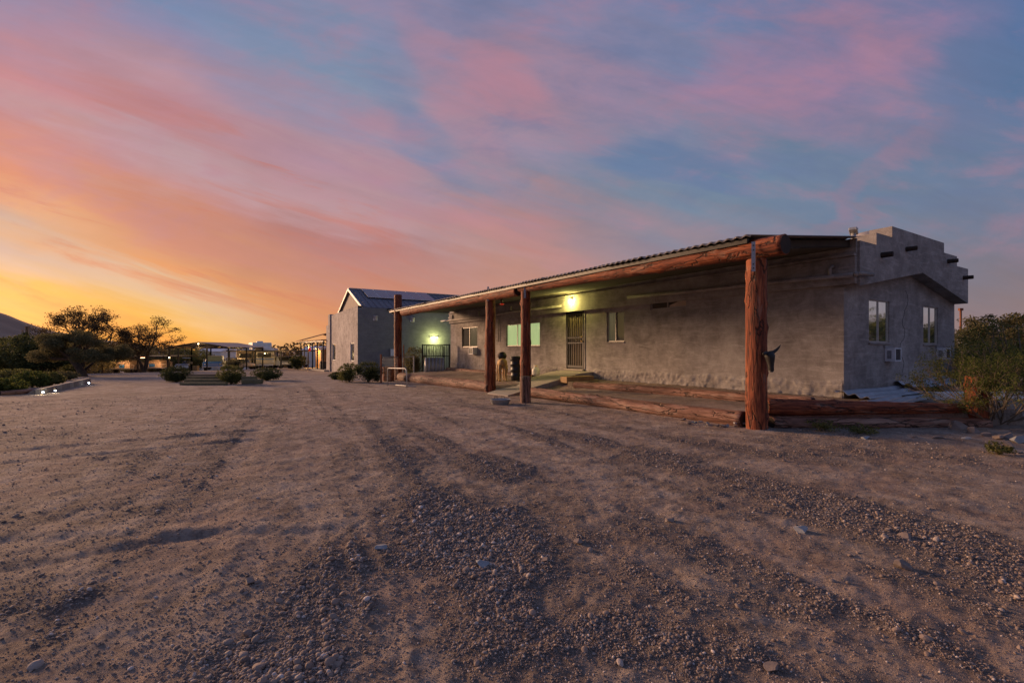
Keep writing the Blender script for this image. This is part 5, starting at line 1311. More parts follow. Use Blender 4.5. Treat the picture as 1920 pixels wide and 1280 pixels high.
# ================================================================== SECOND BUILDING
B2 = (-.339*31, 31.0)
def BW(x, y): return (B2[0]+x*U2[0]+y*U1[0], B2[1]+x*U2[1]+y*U1[1])
shop = thing('gabled_building', 'tall grey block building with a ribbed metal gable roof and solar panels', 'building', (B2[0], B2[1], 0), ANG)
def b2_t(px, x=0.):
    s_ = (px-960)/853; ax, ay = BW(x, 0); k = (ax-s_*ay)/(s_*U1[1]-U1[0]); return k, ay+k*U1[1]
def b2_s(px, y=0.):
    s_ = (px-960)/853; ax, ay = BW(0, y); k = (s_*ay-ax)/(U2[0]-s_*U2[1]); return k, ay+k*U2[1]
def shop_build():
    zb, zt, L_, Wd = -1.2, 4.12, 24, 11.2
    wn = []
    for a, b, c_, d in ((623.2, 629, 644.5, 675.5), (657, 664, 642.5, 677)):
        t1, D1 = b2_t(a); t0, D0 = b2_t(b); wn.append((t0, t1, CAMZ+(655-d)/853*(D0+D1)/2, CAMZ+(655-c_)/853*(D0+D1)/2))
    m = MB(); wall_with_openings(m, 'x', 0, Wd, zb, zt+.12, wn); m.quad((0, 0, zt+.12), (0, Wd, zt+.12), (.38, Wd, zt+.12), (.38, 0, zt+.12))
    m.quad((.38, 0, zb), (.38, Wd, zb), (.38, Wd, zt+.12), (.38, 0, zt+.12)); m.quad((0, Wd, zb), (0, Wd, zt+.12), (.38, Wd, zt+.12), (.38, Wd, zb))
    m.build('gable_wall', 'stucco_pale', shop)
    f = MB(); f.b2(.003, L_, 0, .28, zb, zt); f.build('side_wall', 'stucco_dark', shop)
    f = MB(); f.b2(L_-.3, L_, .29, Wd, zb, zt); f.b2(.4, L_, Wd-.28, Wd, zb, zt-.01); f.build('back_wall', 'stucco_dark', shop)
    f = MB(); f.b2(.0, 3.2, Wd+.004, Wd+1.9, zb, 3.45); f.build('low_wing', 'stucco_pale', shop)
    f = MB(); f.b2(-.12, .5, Wd-.75, Wd+.1, zb, zt+.22); f.build('pilaster', 'stucco_pale', shop)
    # roof
    yr, ye0, ye1, zr, ze = 4.9, .12, 9.75, 5.98, 4.17
    g = MB()
    nb = 16
    for i in range(nb):
        a, b = ye0+.25+(ye1-ye0-.5)*i/nb, ye0+.25+(ye1-ye0-.5)*(i+1)/nb
        hz = lambda y: ze-.05+(zr-ze)*(1-abs(y-yr)/(yr-ye0))
        bd = MB(); bd.hexa([(.50, a+.008, 3.9), (.53, a+.008, 3.9), (.53, b-.008, 3.9), (.50, b-.008, 3.9)], [(.50, a+.008, hz(a)), (.53, a+.008, hz(a)), (.53, b-.008, hz(b)), (.50, b-.008, hz(b))])
        bd.build('board', 'board_grey', shop)
    g.add([(.56, ye0+.2, 3.9), (.56, ye1-.2, 3.9), (.56, yr, zr-.1)], [(0, 2, 1)]); g.build('gable', 'board_grey', shop)
    for s_, ye in ((-1, ye0), (1, ye1)):
        r = MB(); x0, x1 = .36, L_+.2
        r.hexa([(x0, ye, ze-.04), (x1, ye, ze-.04), (x1, yr, zr-.04), (x0, yr, zr-.04)] if s_ < 0 else [(x0, yr, zr-.04), (x1, yr, zr-.04), (x1, ye, ze-.04), (x0, ye, ze-.04)],
               [(x0, ye, ze), (x1, ye, ze), (x1, yr, zr), (x0, yr, zr)] if s_ < 0 else [(x0, yr, zr), (x1, yr, zr), (x1, ye, ze), (x0, ye, ze)])
        ro = r.build('roof', 'roof_ribbed', shop)
        if s_ < 0:
            for i in range(60):
                x = x0+.2+i*.4
                rb = MB(); rb.hexa([(x, ye+.01, ze+.002), (x+.05, ye+.01, ze+.002), (x+.05, yr-.01, zr+.002), (x, yr-.01, zr+.002)], [(x+.012, ye+.01, ze+.045), (x+.038, ye+.01, ze+.045), (x+.038, yr-.01, zr+.045), (x+.012, yr-.01, zr+.045)])
                rb.build('rib', 'roof_ribbed', ro)
        b = MB(); b.hexa([(.30, ye, ze-.16), (.355, ye, ze-.16), (.355, yr, zr-.16), (.30, yr, zr-.16)], [(.30, ye, ze+.02), (.355, ye, ze+.02), (.355, yr, zr+.02), (.30, yr, zr+.02)])
        b.build('barge_board', 'cream_paint', shop)
    MB().b2(.36, L_+.2, yr-.08, yr+.08, zr+.01, zr+.06).build('ridge_cap', 'cream_paint', shop)
    gt = MB(); gt.b2(2.0, 11.5, -.10, -.02, zt-.12, zt-.0); gt.build('gutter', 'black_iron', shop)
    # solar panels on the front slope
    def rz_(y): return ze+(zr-ze)*(y-ye0)/(yr-ye0)
    y0, y1 = 2.35, 4.55
    n = 6; xa, xb = 1.25, 6.55
    for i in range(n):
        a, b = xa+(xb-xa)*i/n+.012, xa+(xb-xa)*(i+1)/n-.012; sh = -.1
        def q(x, y, d): return (x+(1 if 0 else 0), y, rz_(y)+d)
        p_ = MB(); p_.hexa([q(a, y0, .10), q(b, y0, .10), q(b, y1, .10), q(a, y1, .10)], [q(a, y0, .14), q(b, y0, .14), q(b, y1, .14), q(a, y1, .14)])
        pn = p_.build('solar_panel', 'bare_alu', shop)
        c_ = MB(); c_.hexa([q(a+.03, y0+.03, .141), q(b-.03, y0+.03, .141), q(b-.03, y1-.03, .141), q(a+.03, y1-.03, .141)], [q(a+.03, y0+.03, .146), q(b-.03, y0+.03, .146), q(b-.03, y1-.03, .146), q(a+.03, y1-.03, .146)])
        c_.build('cell', 'solar_cell', pn)
    rl = MB()
    for y in (y0+.4, y1-.4): rl.hexa([(xa, y, rz_(y)+.05), (xb, y, rz_(y)+.05), (xb, y+.05, rz_(y)+.05), (xa, y+.05, rz_(y)+.05)], [(xa, y, rz_(y)+.098), (xb, y, rz_(y)+.098), (xb, y+.05, rz_(y)+.1), (xa, y+.05, rz_(y)+.1)])
    rl.build('rail', 'black_iron', shop)
    for r in wn: window(shop, 'x', r, [], ['glass_dark'], fr='white_paint', border=.06)
    # unlit half-round wall lights
    for px, py in ((704, 596), (773.5, 599)):
        k, D = b2_s(px); z = CAMZ+(655-py)/853*D
        t_ = thing('wall_sconce', 'unlit pale wall light high on the dark wall, ' + ('left one' if px < 740 else 'right one behind the far post'), 'lamp', (*BW(k, 0), z), ANG, 'unlit wall lights on the second building')
        h = MB()
        for i in range(8):
            a0, a1 = PI+i*PI/8, PI+(i+1)*PI/8
            h.hexa([(.10*math.cos(a0), .10*math.sin(a0)-.004, -.16), (.10*math.cos(a1), .10*math.sin(a1)-.004, -.16), (0, -.004, -.16)], [(.17*math.cos(a0), .17*math.sin(a0)-.004, .14), (.17*math.cos(a1), .17*math.sin(a1)-.004, .14), (0, -.004, .14)])
        h.build('shade', 'stucco_pale', t_)
        MB().b2(-.15, .15, -.012, -.002, -.18, .16).build('back_plate', 'white_metal', t_)
    # twin flood lamp
    k, D = b2_s(814, -.1); z = CAMZ+(655-632)/853*D
    t_ = thing('twin_lamp', 'lit twin floodlight glowing on the dark wall above the yard gate', 'lamp', (*BW(k, 0), z), ANG)
    MB().b2(-.07, .07, -.05, -.002, -.05, .07).build('base', 'white_metal', t_)
    for s_ in (-1, 1):
        MB().tube([(s_*.03, -.05, .0), (s_*.10, -.12, .0), (s_*.16, -.15, -.03)], .02, 8).build('arm', 'white_metal', t_)
        MB().lathe([(.015, .035), (.035, .02), (.05, -.035), (.045, -.045), (.001, -.05)], (s_*.22, -.17, -.03), 12).build('bulb', 'lamp_glow', t_, True)
    l = bpy.data.lights.new('twin_lamp_light', 'POINT'); l.energy = 60; l.color = (.95, 1, .35); l.shadow_soft_size = .1
    lo = bpy.data.objects.new('twin_lamp_light', l); COL.objects.link(lo); lo.parent = t_; lo.location = (0, -.45, -.2)
    # small box on the dark wall
    k, D = b2_s(736); 
    t_ = thing('meter_box', 'narrow grey meter box on the dark wall beside the far post', 'box', (*BW(k, 0), CAMZ+(655-668)/853*D), ANG)
    MB().b2(-.2, .2, -.14, -.002, 0, .55).build('case', 'steel_grey', t_, bevel=.01); MB().b2(-.17, .17, -.155, -.142, .04, .5).build('cover', 'white_metal', t_)
shop_build()

# ---- pavilion left of the second building
def pavilion():
    y0, y1 = 13.4, 32.; x0, x1 = -.2, 5.0
    r = thing('open_pavilion', 'open pavilion with dark posts and a low gable roof beside the second building', 'pavilion', (*BW(x0, y0), 0), ANG)
    q = lambda x, y, z: (x-x0, y-y0, z)
    g = lambda x, y: float(gz(*BW(x, y)))
    zt0, zt1 = CAMZ+.72, CAMZ+.86
    ztop = lambda y: zt0+(zt1-zt0)*(y-y0)/(y1-y0)
    for y in np.linspace(y0+.2, y1-.3, 6):
        MB().tube([q(x0, y, g(x0, y)-.05), q(x0, y, ztop(y))], .065, 8).build('post', 'black_iron', r)
        b = MB(); 
        for s_ in (-1, 1): b.tube([q(x0, y, ztop(y)-.6), q(x0, y+s_*.6, ztop(y)-.02)], .035, 6)
        b.build('brace', 'black_iron', r)
    for y in np.linspace(y0+.2, y1-.3, 3):
        MB().tube([q(x1, y, g(x1, y)-.05), q(x1, y, ztop(y))], .065, 8).build('post', 'black_iron', r)
    MB().hexa([q(x0-.06, y0-.1, ztop(y0)), q(x0+.06, y0-.1, ztop(y0)), q(x0+.06, y1, ztop(y1)), q(x0-.06, y1, ztop(y1))], [q(x0-.06, y0-.1, ztop(y0)+.14), q(x0+.06, y0-.1, ztop(y0)+.14), q(x0+.06, y1, ztop(y1)+.14), q(x0-.06, y1, ztop(y1)+.14)]).build('beam', 'cream_paint', r)
    xm, h_ = (x0+x1)/2, .95
    ym = y1-4.2
    # long shed roof
    MB().hexa([q(x0-.25, y0-.3, ztop(y0)+.15), q(x1, y0-.3, ztop(y0)+.35), q(x1, ym, ztop(ym)+.35), q(x0-.25, ym, ztop(ym)+.15)], [q(x0-.25, y0-.3, ztop(y0)+.20), q(x1, y0-.3, ztop(y0)+.40), q(x1, ym, ztop(ym)+.40), q(x0-.25, ym, ztop(ym)+.20)]).build('roof', 'rust', r)
    for s_, xe in ((-1, x0-.5), (1, x1+.5)):
        a, b = (xe, xm) if s_ < 0 else (xm, xe); za, zb = (.15, .15+h_) if s_ < 0 else (.15+h_, .15)
        MB().hexa([q(a, ym+.01, zt1+za), q(b, ym+.01, zt1+zb), q(b, y1+.5, zt1+zb), q(a, y1+.5, zt1+za)], [q(a, ym+.01, zt1+za+.08), q(b, ym+.01, zt1+zb+.08), q(b, y1+.5, zt1+zb+.08), q(a, y1+.5, zt1+za+.08)]).build('roof', 'rust', r)
    # slab
    s_ = MB(); n = 8
    for i in range(n):
        a, b = y0-2.4+(y1-y0+2.6)*i/n, y0-2.4+(y1-y0+2.6)*(i+1)/n
        c_ = MB(); c_.hexa([q(x0-.3, a, g(x0, a)-.2), q(x1 if a > 11 else -.01, a, g(x0, a)-.2), q(x1, b, g(x0, b)-.2), q(x0-.3, b, g(x0, b)-.2)], [q(x0-.3, a, g(x0, a)+.14), q(x1, a, g(x0, a)+.14), q(x1, b, g(x0, b)+.14), q(x0-.3, b, g(x0, b)+.14)])
        c_.build('slab', 'concrete', r)
    # shed under the roof, lit warm
    t_ = thing('wooden_shed', 'orange lit wooden shed under the pavilion roof', 'shed', (*BW(1.0, 23.3), g(1, 23.3)), ANG)
    for i in range(14): MB().b2(0, .03, i*.32+.006, (i+1)*.32-.006, .1, 2.25).build('board', 'shed_wood', t_)
    for i in range(6): MB().b2(.04+i*.32+.006, .04+(i+1)*.32-.006, -.0, .03, .1, 2.3+.05*i).build('board', 'shed_wood', t_)
    MB().hexa([(-.3, -.3, 2.3), (3, -.3, 2.75), (3, 4.8, 2.75), (-.3, 4.8, 2.3)], [(-.3, -.3, 2.36), (3, -.3, 2.81), (3, 4.8, 2.81), (-.3, 4.8, 2.36)]).build('roof', 'roof_sheet', t_)
    l = bpy.data.lights.new('shed_light', 'POINT'); l.energy = 190; l.color = (1, .55, .16); l.shadow_soft_size = .1
    b = thing('bulb_lamp', 'small warm bulb under the pavilion roof before the shed', 'lamp', (*BW(.3, 25), CAMZ+.35), 0)
    MB().lathe([(.01, .08), (.03, .05), (.05, 0), (.035, -.05), (.001, -.06)], (0, 0, 0), 12).build('bulb', 'warm_bulb', b, True)
    MB().tube([(0, 0, .08), (0, 0, .5)], .01, 6).build('cord', 'black_iron', b)
    lo = bpy.data.objects.new('shed_light', l); COL.objects.link(lo); lo.parent = b; lo.location = (0, 0, -.12)
    b = thing('red_lantern', 'small red lantern hanging at the pavilion front', 'lantern', (*BW(x0+.1, 24.0), CAMZ+.05), 0)
    MB().lathe([(.06, -.25), (.12, -.18), (.12, .1), (.05, .18)], (0, 0, 0), 12).build('body', 'red_glass_glow', b, True)
    MB().tube([(0, 0, .18), (0, 0, .78)], .012, 5).build('hook', 'black_iron', b)
    # dark barbecue-like cabinet at the end
    b = thing('dark_cabinet', 'dark square cabinet on the slab beside the second building', 'cabinet', (*BW(.1, 15.6), g(.1, 15.6)+.14), ANG)
    MB().b2(-.3, .3, -.3, .3, 0, .75).build('body', 'black_plastic', b, bevel=.02); MB().b2(-.33, .33, -.33, .33, .76, .80).build('lid', 'rust', b)
pavilion()

# ---- yard fence, gate, barrel
def fence_bits():
    y = 26.0
    gp = lambda px, D, z: Vector(((px-960)/853*D, D, z))
    zb = lambda px, D: float(gz((px-960)/853*D, D))
    gt = thing('iron_gate', 'dark iron gate of upright bars at the far end of the house', 'gate', gp(818, 26, 0), 0)
    x = lambda px: (px-818)/853*26
    z0 = CAMZ-(701-655)/853*26; z1 = CAMZ+(655-645.5)/853*26; zm = CAMZ-(667-655)/853*26
    for px in (792.5, 843): MB().b2(x(px)-.035, x(px)+.035, -.035, .035, z0-.1, z1+.02).build('post', 'black_iron', gt)
    MB().b2(x(793)+.04, x(843)-.04, -.02, .02, z1-.05, z1).build('rail', 'black_iron', gt)
    MB().b2(x(793)+.04, x(843)-.04, -.02, .02, zm-.03, zm+.01).build('rail', 'black_iron', gt)
    for i in range(14): px = 796+i*3.4; MB().b2(x(px)-.012, x(px)+.012, -.012, .012, z0+.02, z1-.055).build('bar', 'black_iron', gt)
    lf = thing('gate_leaf', 'smaller open gate leaf leaning behind the corrugated panel', 'gate', gp(817, 25.6, 0), .06)
    for a, b, c_, d in ((800, 801.6, 648, 700), (832, 833.6, 649, 700)): MB().b2(x(a)-0, x(b), -.02, .02, z0, CAMZ+(655-c_)/853*25.6).build('stile', 'black_iron', lf)
    MB().b2(x(801.7), x(831.9), -.02, .02, CAMZ+.16, CAMZ+.2).build('rail', 'black_iron', lf)
    for i in range(9): px = 804+i*3.2; MB().tube([(x(px), 0, zm), (x(px)+.03*(-1)**i, 0, (zm+CAMZ+.16)/2), (x(px), 0, CAMZ+.16)], .012, 5).build('bar', 'black_iron', lf)
    # corrugated panel
    pn = MB(); n = 40; xs_ = [x(796.5)+(x(832)-x(796.5))*i/n for i in range(n+1)]; vs = []
    for z in (z0+.02, CAMZ-(686-655)/853*25.2, CAMZ-(670.5-655)/853*25.2):
        for i, xx in enumerate(xs_): vs.append((xx, .03*math.cos(i/n*2*PI*5.5)+(z-z0)*.1, z))
    fs = [(r_*(n+1)+i, r_*(n+1)+i+1, (r_+1)*(n+1)+i+1, (r_+1)*(n+1)+i) for r_ in range(2) for i in range(n)]
    pn.add(vs, fs); o = pn.build('corrugated_panel', 'sheet_debris', smooth=True); o.location = gp(818, 25.2, 0); md = o.modifiers.new('solid', 'SOLIDIFY'); md.thickness = .006
    tag(o, 'pale corrugated panel leaning against the iron gate', 'metal panel')
    # posts with wire between
    fn = thing('wire_fence', 'low wire fence with round posts joining the barrel corner to the gate', 'fence', gp(745, 22, 0), 0)
    pts = [(714.5, 20.3, 664, 718), (757, 24.5, 646.5, 703), (776, 26, 667, 702)]
    P3 = []
    for px, D, ya, yb in pts:
        a = gp(px, D, CAMZ-(yb-655)/853*D-.1)-fn.location; b = gp(px, D, CAMZ-(ya-655)/853*D)-fn.location
        MB().tube([a, b], .042 if px != 757 else .03, 8).build('post', 'galvanised' if px == 776 else 'rust', fn); P3.append((a, b))
    def at_(i, f_): a, b = P3[i]; return a+(b-a)*f_
    MB().tube([at_(0, .90), at_(1, .62), at_(2, .96)], .018, 6).build('rail', 'galvanised', fn)
    for f_ in (.15, .3, .45, .6, .75):
        MB().tube([at_(0, f_), at_(1, f_*.68), at_(2, f_)], .005, 4).build('wire', 'galvanised', fn)
    w = MB()
    for i in range(26):
        a = at_(0, .05).lerp(at_(1, .05), i/26); b = at_(0, .88).lerp(at_(1, .6), (i+.5)/26); w.tube([a, b], .003, 3)
    tag(w.build('mesh', 'galvanised', fn), kind='stuff')
    # rusty barrel
    p = G(728.5, 714)
    t_ = thing('rusty_barrel', 'rusty brown metal barrel at the foot of the far post', 'barrel', p)
    MB().lathe([(.27, 0), (.285, .01), (.28, .03), (.275, .22), (.29, .235), (.275, .25), (.275, .44), (.29, .455), (.275, .47), (.28, .66), (.29, .68), (.27, .69), (.265, .62), (.001, .60)], (0, 0, 0), 24).build('body', 'rust', t_, True)
    # bent tube frame
    a, b = G(727, 722), G(763, 727)
    t_ = thing('tube_barrier', 'bent galvanised tube frame standing before the rusty barrel', 'frame', a)
    d = b-a; u = d.normalized(); H_ = .70
    pts = [Vector((0, 0, -.02)), Vector((0, 0, H_-.12)), u*.04+Vector((0, 0, H_-.03)), u*.12+Vector((0, 0, H_)), d-u*.16+Vector((0, 0, H_+.02)), d-u*.06+Vector((0, 0, H_-.04)), d-u*.02+Vector((0, 0, H_-.14)), d+Vector((0, 0, -.02))]
    MB().tube(pts, .022, 10).build('tube', 'galvanised', t_, True)
    a, b = G(742, 723), G(780, 726)
    o = MB().tube([a+Vector((0, 0, .03)), b+Vector((0, 0, .03))], .02, 8).build('loose_tube', 'galvanised', None, True); tag(o, 'pale straight tube lying on the dirt by the tube frame', 'tube')
    # dark earth heap by the house end
    p = A_(846, 702, 24.5); hx, hy = WH(p.x, p.y)
    rock(150, Vector((p.x+.1, p.y, float(gz(p.x, p.y))+.05)), (.55, .4, .32), 'dark soil heap between the gate panel and the house end', 'timber_old', 'soil_heap', 'soil heap')
fence_bits()

# ---- timber steps, low wall with lights
def left_ground():
    t_ = thing('timber_steps', 'low stepped bed of mossy railway timbers between round shrubs', 'planter', G(410, 720), 0)
    o_ = Vector(t_.location)
    for i, (py, pxa, pxb, z) in enumerate([(721, 340, 425, .09), (715.5, 348, 425, .20), (709.5, 352, 412, .30), (704.5, 356, 410, .38), (710, 455, 492, .22), (705.5, 455, 480, .32), (714.5, 455, 490, .10)]):
        a = G(pxa, 722); b = G(pxb, 722); f_ = 1+(i % 4)*.028
        a = Vector((a.x*f_, a.y*f_, 0)); b = Vector((b.x*f_, b.y*f_, 0)); c_ = (a+b)/2
        zg = float(gz(c_.x, c_.y))
        MB().box((c_.x-o_.x, c_.y-o_.y, zg+z-.06-o_.z), ((b-a).length, .20, .16)).build('timber', 'timber_mossy' if i % 4 != 3 else 'timber_old', t_, bevel=.012)
    # low wall
    a, b = G(78, 738), G(171, 719); ht = [(.15), (.24)]
    w = thing('low_wall', 'low mortared kerb wall edging the bushes at left', 'wall', a, 0)
    n = 12; r_ = random.Random(2)
    for i in range(n):
        p, q = a.lerp(b, i/n), a.lerp(b, (i+1)/n); d = (q-p).normalized(); nrm = Vector((-d.y, d.x, 0))*.14
        h0, h1 = .15+.10*i/n, .15+.10*(i+1)/n; e = d*.005
        bt = [p+e, q-e, q-e+nrm, p+e+nrm]
        m = MB(); m.hexa([v-a-Vector((0, 0, .1)) for v in bt], [bt[0]-a+Vector((0, 0, h0)), bt[1]-a+Vector((0, 0, h1)), bt[2]-a+Vector((0, 0, h1)), bt[3]-a+Vector((0, 0, h0))])
        m.build('block', 'dust' if i % 3 else 'concrete', w, bevel=.01)
    log_ = log('border_timber', G(0, 741)+Vector((0, 0, .06)), G(62, 737)+Vector((0, 0, .07)), .07, .08, 'log_brown', None, seg=14, knots=3, seed=33)
    tag(log_, 'dull old timber lying at the left edge before the bushes', 'timber')
    rock(160, G(62, 738), (.16, .11, .12), 'tan boulder at the left end of the low wall', 'rock', 'boulder', 'boulder')
    for i, (px, py, lb) in enumerate([(81, 733, 'bright solar light nearest the tan boulder'), (104, 730, 'bright solar light in the middle of the low wall'), (167, 716, 'small solar light at the far end of the low wall')]):
        p = A_(px, py, G(px, py+6).y-.16)
        t2 = thing('solar_light', lb, 'lamp', p, 0, 'solar lights on the low wall')
        z_ = float(gz(p.x, p.y))-p.z
        MB().lathe([(.035, -.02), (.04, .03), (.03, .04), (.001, .042)], (0, 0, 0), 10).build('cap', 'black_plastic', t2, True)
        MB().lathe([(.001, -.05), (.022, -.04), (.022, -.022)], (0, 0, 0), 10).build('bulb', 'led_white', t2, True)
        MB().tube([(0, .02, z_), (0, .02, -.02)], .008, 5).build('stake', 'black_plastic', t2)
        if i < 2:
            l = bpy.data.lights.new('solar_glow', 'POINT'); l.energy = 1.2; l.color = (1, .85, .5); l.shadow_soft_size = .02
            lo = bpy.data.objects.new('solar_glow', l); COL.objects.link(lo); lo.parent = t2; lo.location = (.05, -.1, -.03)
    # utility poles
    for px, D, yt, yb, lb in ((51, 60, 612, 646, 'bare wooden pole standing before the hill at left'), (1801, 26, 580, 650, 'reddish wooden pole beyond the house end')):
        a, b = on_ground(px, D), A_(px, yt, D); o = MB().tube([a, b], [.14 if D > 30 else .06, .11 if D > 30 else .05], 8).build('pole', 'bark' if px < 100 else 'rust'); tag(o, lb, 'pole')
        if px > 1000:
            c_ = MB().box((b.x, b.y, b.z), (.2, .12, .14)).build('cap', 'rust'); c_.parent = o
    # tank behind the bushes
    p = on_ground(1817, 20); z1 = CAMZ+(655-629)/853*20
    t_ = thing('water_tank', 'blue grey square tank showing between the bushes beyond the house', 'tank', p)
    MB().b2(-.27, .27, -.3, .3, 0, z1-p.z).build('body', 'grey_box', t_, bevel=.03); MB().b2(-.29, .29, -.32, .32, z1-p.z+.002, z1-p.z+.05).build('rim', 'grey_box', t_, bevel=.01)
    for s_ in (-.2, .2): MB().lathe([(.05, 0), (.05, .1), (.03, .13), (.001, .14)], (s_, 0, z1-p.z+.052), 10).build('cap', 'white_metal', t_, True)
    # block wall on the right behind the near bush
    t_ = thing('block_wall', 'pale low block wall behind the large airy bush', 'wall', (9.6, 9.3, -.02), .05)
    for r_i in range(2):
        for i in range(8):
            MB().b2((i-.5*(r_i % 2))*.41-.9, (i-.5*(r_i % 2))*.41-.9+.40, -.1, .1, r_i*.205, r_i*.205+.198).build('block', 'white_paint' if (i+r_i) % 3 else 'concrete', t_, bevel=.006)
left_ground()

# ================================================================== CARPORTS AND VEHICLES
def carports():
    # gabled frame
    D = 51; x0, x1 = (318-960)/853*D, (428.5-960)/853*D; xm = (x0+x1)/2
    g0 = float(gz(xm, D)); ze = CAMZ+(655-652)/853*D; zr = CAMZ+(655-642.5)/853*D
    c_ = thing('gabled_carport', 'open metal carport with a low gabled roof over the pickup', 'carport', (xm, D, g0))
    X = lambda x: x-xm
    Ln = 7
    for yy in (0, Ln/2, Ln):
        for x in (x0, x0+1.0 if yy == 0 else x0, xm+.9, x1):
            if x == xm+.9 and yy: continue
            MB().b2(X(x)-.055, X(x)+.055, yy-.055, yy+.055, -.1, ze-g0).build('post', 'black_iron', c_)
        m = MB(); m.tube([(X(x0), yy, ze-g0-.02), (X(x1), yy, ze-g0-.02)], .05, 6); m.build('tie_beam', 'black_iron', c_)
        m = MB(); m.tube([(X(x0), yy, ze-g0), (0, yy, zr-g0), (X(x1), yy, ze-g0)], .055, 6); m.build('truss', 'black_iron', c_)
        m = MB(); m.tube([(0, yy, zr-g0), (0, yy, ze-g0)], .04, 6); m.tube([(0, yy, ze-g0), (-1.3, yy, (zr+ze)/2-g0+.1)], .03, 6); m.tube([(0, yy, ze-g0), (1.3, yy, (zr+ze)/2-g0+.1)], .03, 6); m.build('strut', 'black_iron', c_)
    for s_ in (-1, 1):
        xe = X(x0)-.15 if s_ < 0 else X(x1)+.15
        a = [(xe, -.2, ze-g0+.06), (0, -.2, zr-g0+.06), (0, Ln+.2, zr-g0+.06), (xe, Ln+.2, ze-g0+.06)]
        if s_ > 0: a = [a[1], a[0], a[3], a[2]]
        MB().hexa(a, [(p[0], p[1], p[2]+.04) for p in a]).build('roof', 'roof_sheet', c_)
    # flat carport to its right
    D = 57; xa, xb = (430-960)/853*D, (566-960)/853*D; xm2 = (xa+xb)/2; g0 = float(gz(xm2, D)); zt = CAMZ-(658-655)/853*D
    f_ = thing('flat_carport', 'long flat-roofed carport between the gabled one and the pavilion', 'carport', (xm2, D, g0))
    for px in (430, 473.5, 478.5, 527, 565):
        x = (px-960)/853*D-xm2; MB().b2(x-.07, x+.07, -.07, .07, -.1, zt-g0-.05).build('post', 'black_iron', f_)
        MB().b2(x-.07, x+.07, 5.3, 5.44, -.1, zt-g0-.05).build('post', 'black_iron', f_)
    MB().b2(xa-xm2-.2, xb-xm2+.2, -.3, 5.8, zt-g0-.04, zt-g0+.10).build('roof', 'ceiling_dark', f_)
    # low carport with tube light
    D = 50; xa, xb = (192-960)/853*D, (316-960)/853*D; xm3 = (xa+xb)/2; g0 = float(gz(xm3, D)); zt = CAMZ-(668.5-655)/853*D
    l_ = thing('lit_carport', 'low flat carport at left with a glowing orange tube light', 'carport', (xm3, D, g0))
    for px in (192.5, 204, 259, 268, 315):
        x = (px-960)/853*D-xm3; yy = 0 if px in (192.5, 259, 315) else 3
        MB().b2(x-.06, x+.06, yy-.06, yy+.06, -.1, zt-g0-.05).build('post', 'black_iron', l_)
    MB().b2(xa-xm3-.1, xb-xm3+.1, -.2, 4.6, zt-g0-.04, zt-g0+.08).build('roof', 'ceiling_dark', l_)
    tl = thing('tube_light', 'orange glowing tube light under the low carport roof', 'lamp', ((262-960)/853*D, D-.05, zt-.12))
    MB().tube([(-1.0, 0, 0), (1.0, 0, 0)], .03, 8).build('tube', 'tube_glow', tl); MB().b2(-1.02, 1.02, -.04, .04, .032, .06).build('housing', 'white_metal', tl)
    for s_ in (-3.0, 1.5):
        l = bpy.data.lights.new('carport_glow', 'POINT'); l.energy = 60; l.color = (1, .5, .22); l.shadow_soft_size = .3
        lo = bpy.data.objects.new('carport_glow', l); COL.objects.link(lo); lo.parent = tl; lo.location = (s_, .8, -.15)
    b = thing('carport_bulb', 'small warm bulb at the ridge of the gabled carport', 'lamp', (xm-.0, 50.9, CAMZ+(655-644.5)/853*50.9))
    MB().lathe([(.001, .07), (.05, .04), (.06, 0), (.04, -.04), (.001, -.06)], (0, 0, 0), 12).build('bulb', 'warm_bulb', b, True)
    l = bpy.data.lights.new('bulb_glow', 'POINT'); l.energy = 30; l.color = (1, .6, .25); lo = bpy.data.objects.new('bulb_glow', l); COL.objects.link(lo); lo.parent = b; lo.location = (0, -.15, -.3)
    b = thing('carport_bulb', 'small white bulb on the left post of the gabled carport', 'lamp', (x0+.1, 50.8, CAMZ-(670-655)/853*50.8))
    MB().lathe([(.001, .09), (.06, .05), (.08, 0), (.05, -.05), (.001, -.08)], (0, 0, 0), 12).build('bulb', 'warm_bulb', b, True)
    # strip of light on the vehicles under the flat carport
    b = thing('flood_bulb', 'warm bulb under the flat carport over the camper', 'lamp', ((500-960)/853*57, 56.6, CAMZ-(661-655)/853*57-.1))
    MB().lathe([(.001, .05), (.05, .03), (.05, -.03), (.001, -.05)], (0, 0, 0), 10).build('bulb', 'warm_bulb', b, True)
    for x in (-3, 2):
        l = bpy.data.lights.new('flood_glow', 'POINT'); l.energy = 40; l.color = (1, .68, .32); l.shadow_soft_size = .3; lo = bpy.data.objects.new('flood_glow', l); COL.objects.link(lo); lo.parent = b; lo.location = (x, -.6, -.2)
carports()
def wheel(parent, x, y, r=.34, w=.22, hub='white_metal'):
    o = MB(); t_ = MB(); vs = []
    pr = [(r*.62, -w/2), (r*.94, -w/2), (r, -w*.3), (r, w*.3), (r*.94, w/2), (r*.62, w/2)]
    sg = 20; base = MB(); base.lathe([(a, b) for a, b in pr], (0, 0, 0), sg)
    R = Euler((0, PI/2, 0)).to_matrix()
    m = MB(); m.add([tuple(R @ Vector(v)+Vector((x, y, r))) for v in base.v], base.f); wo = m.build('wheel', 'tyre', parent, True)
    h_ = MB(); h_.lathe([(r*.6, -w*.42), (r*.6, w*.42)], (0, 0, 0), sg); m = MB(); m.add([tuple(R @ Vector(v)+Vector((x, y, r))) for v in h_.v], h_.f); m.build('rim', hub, wo)
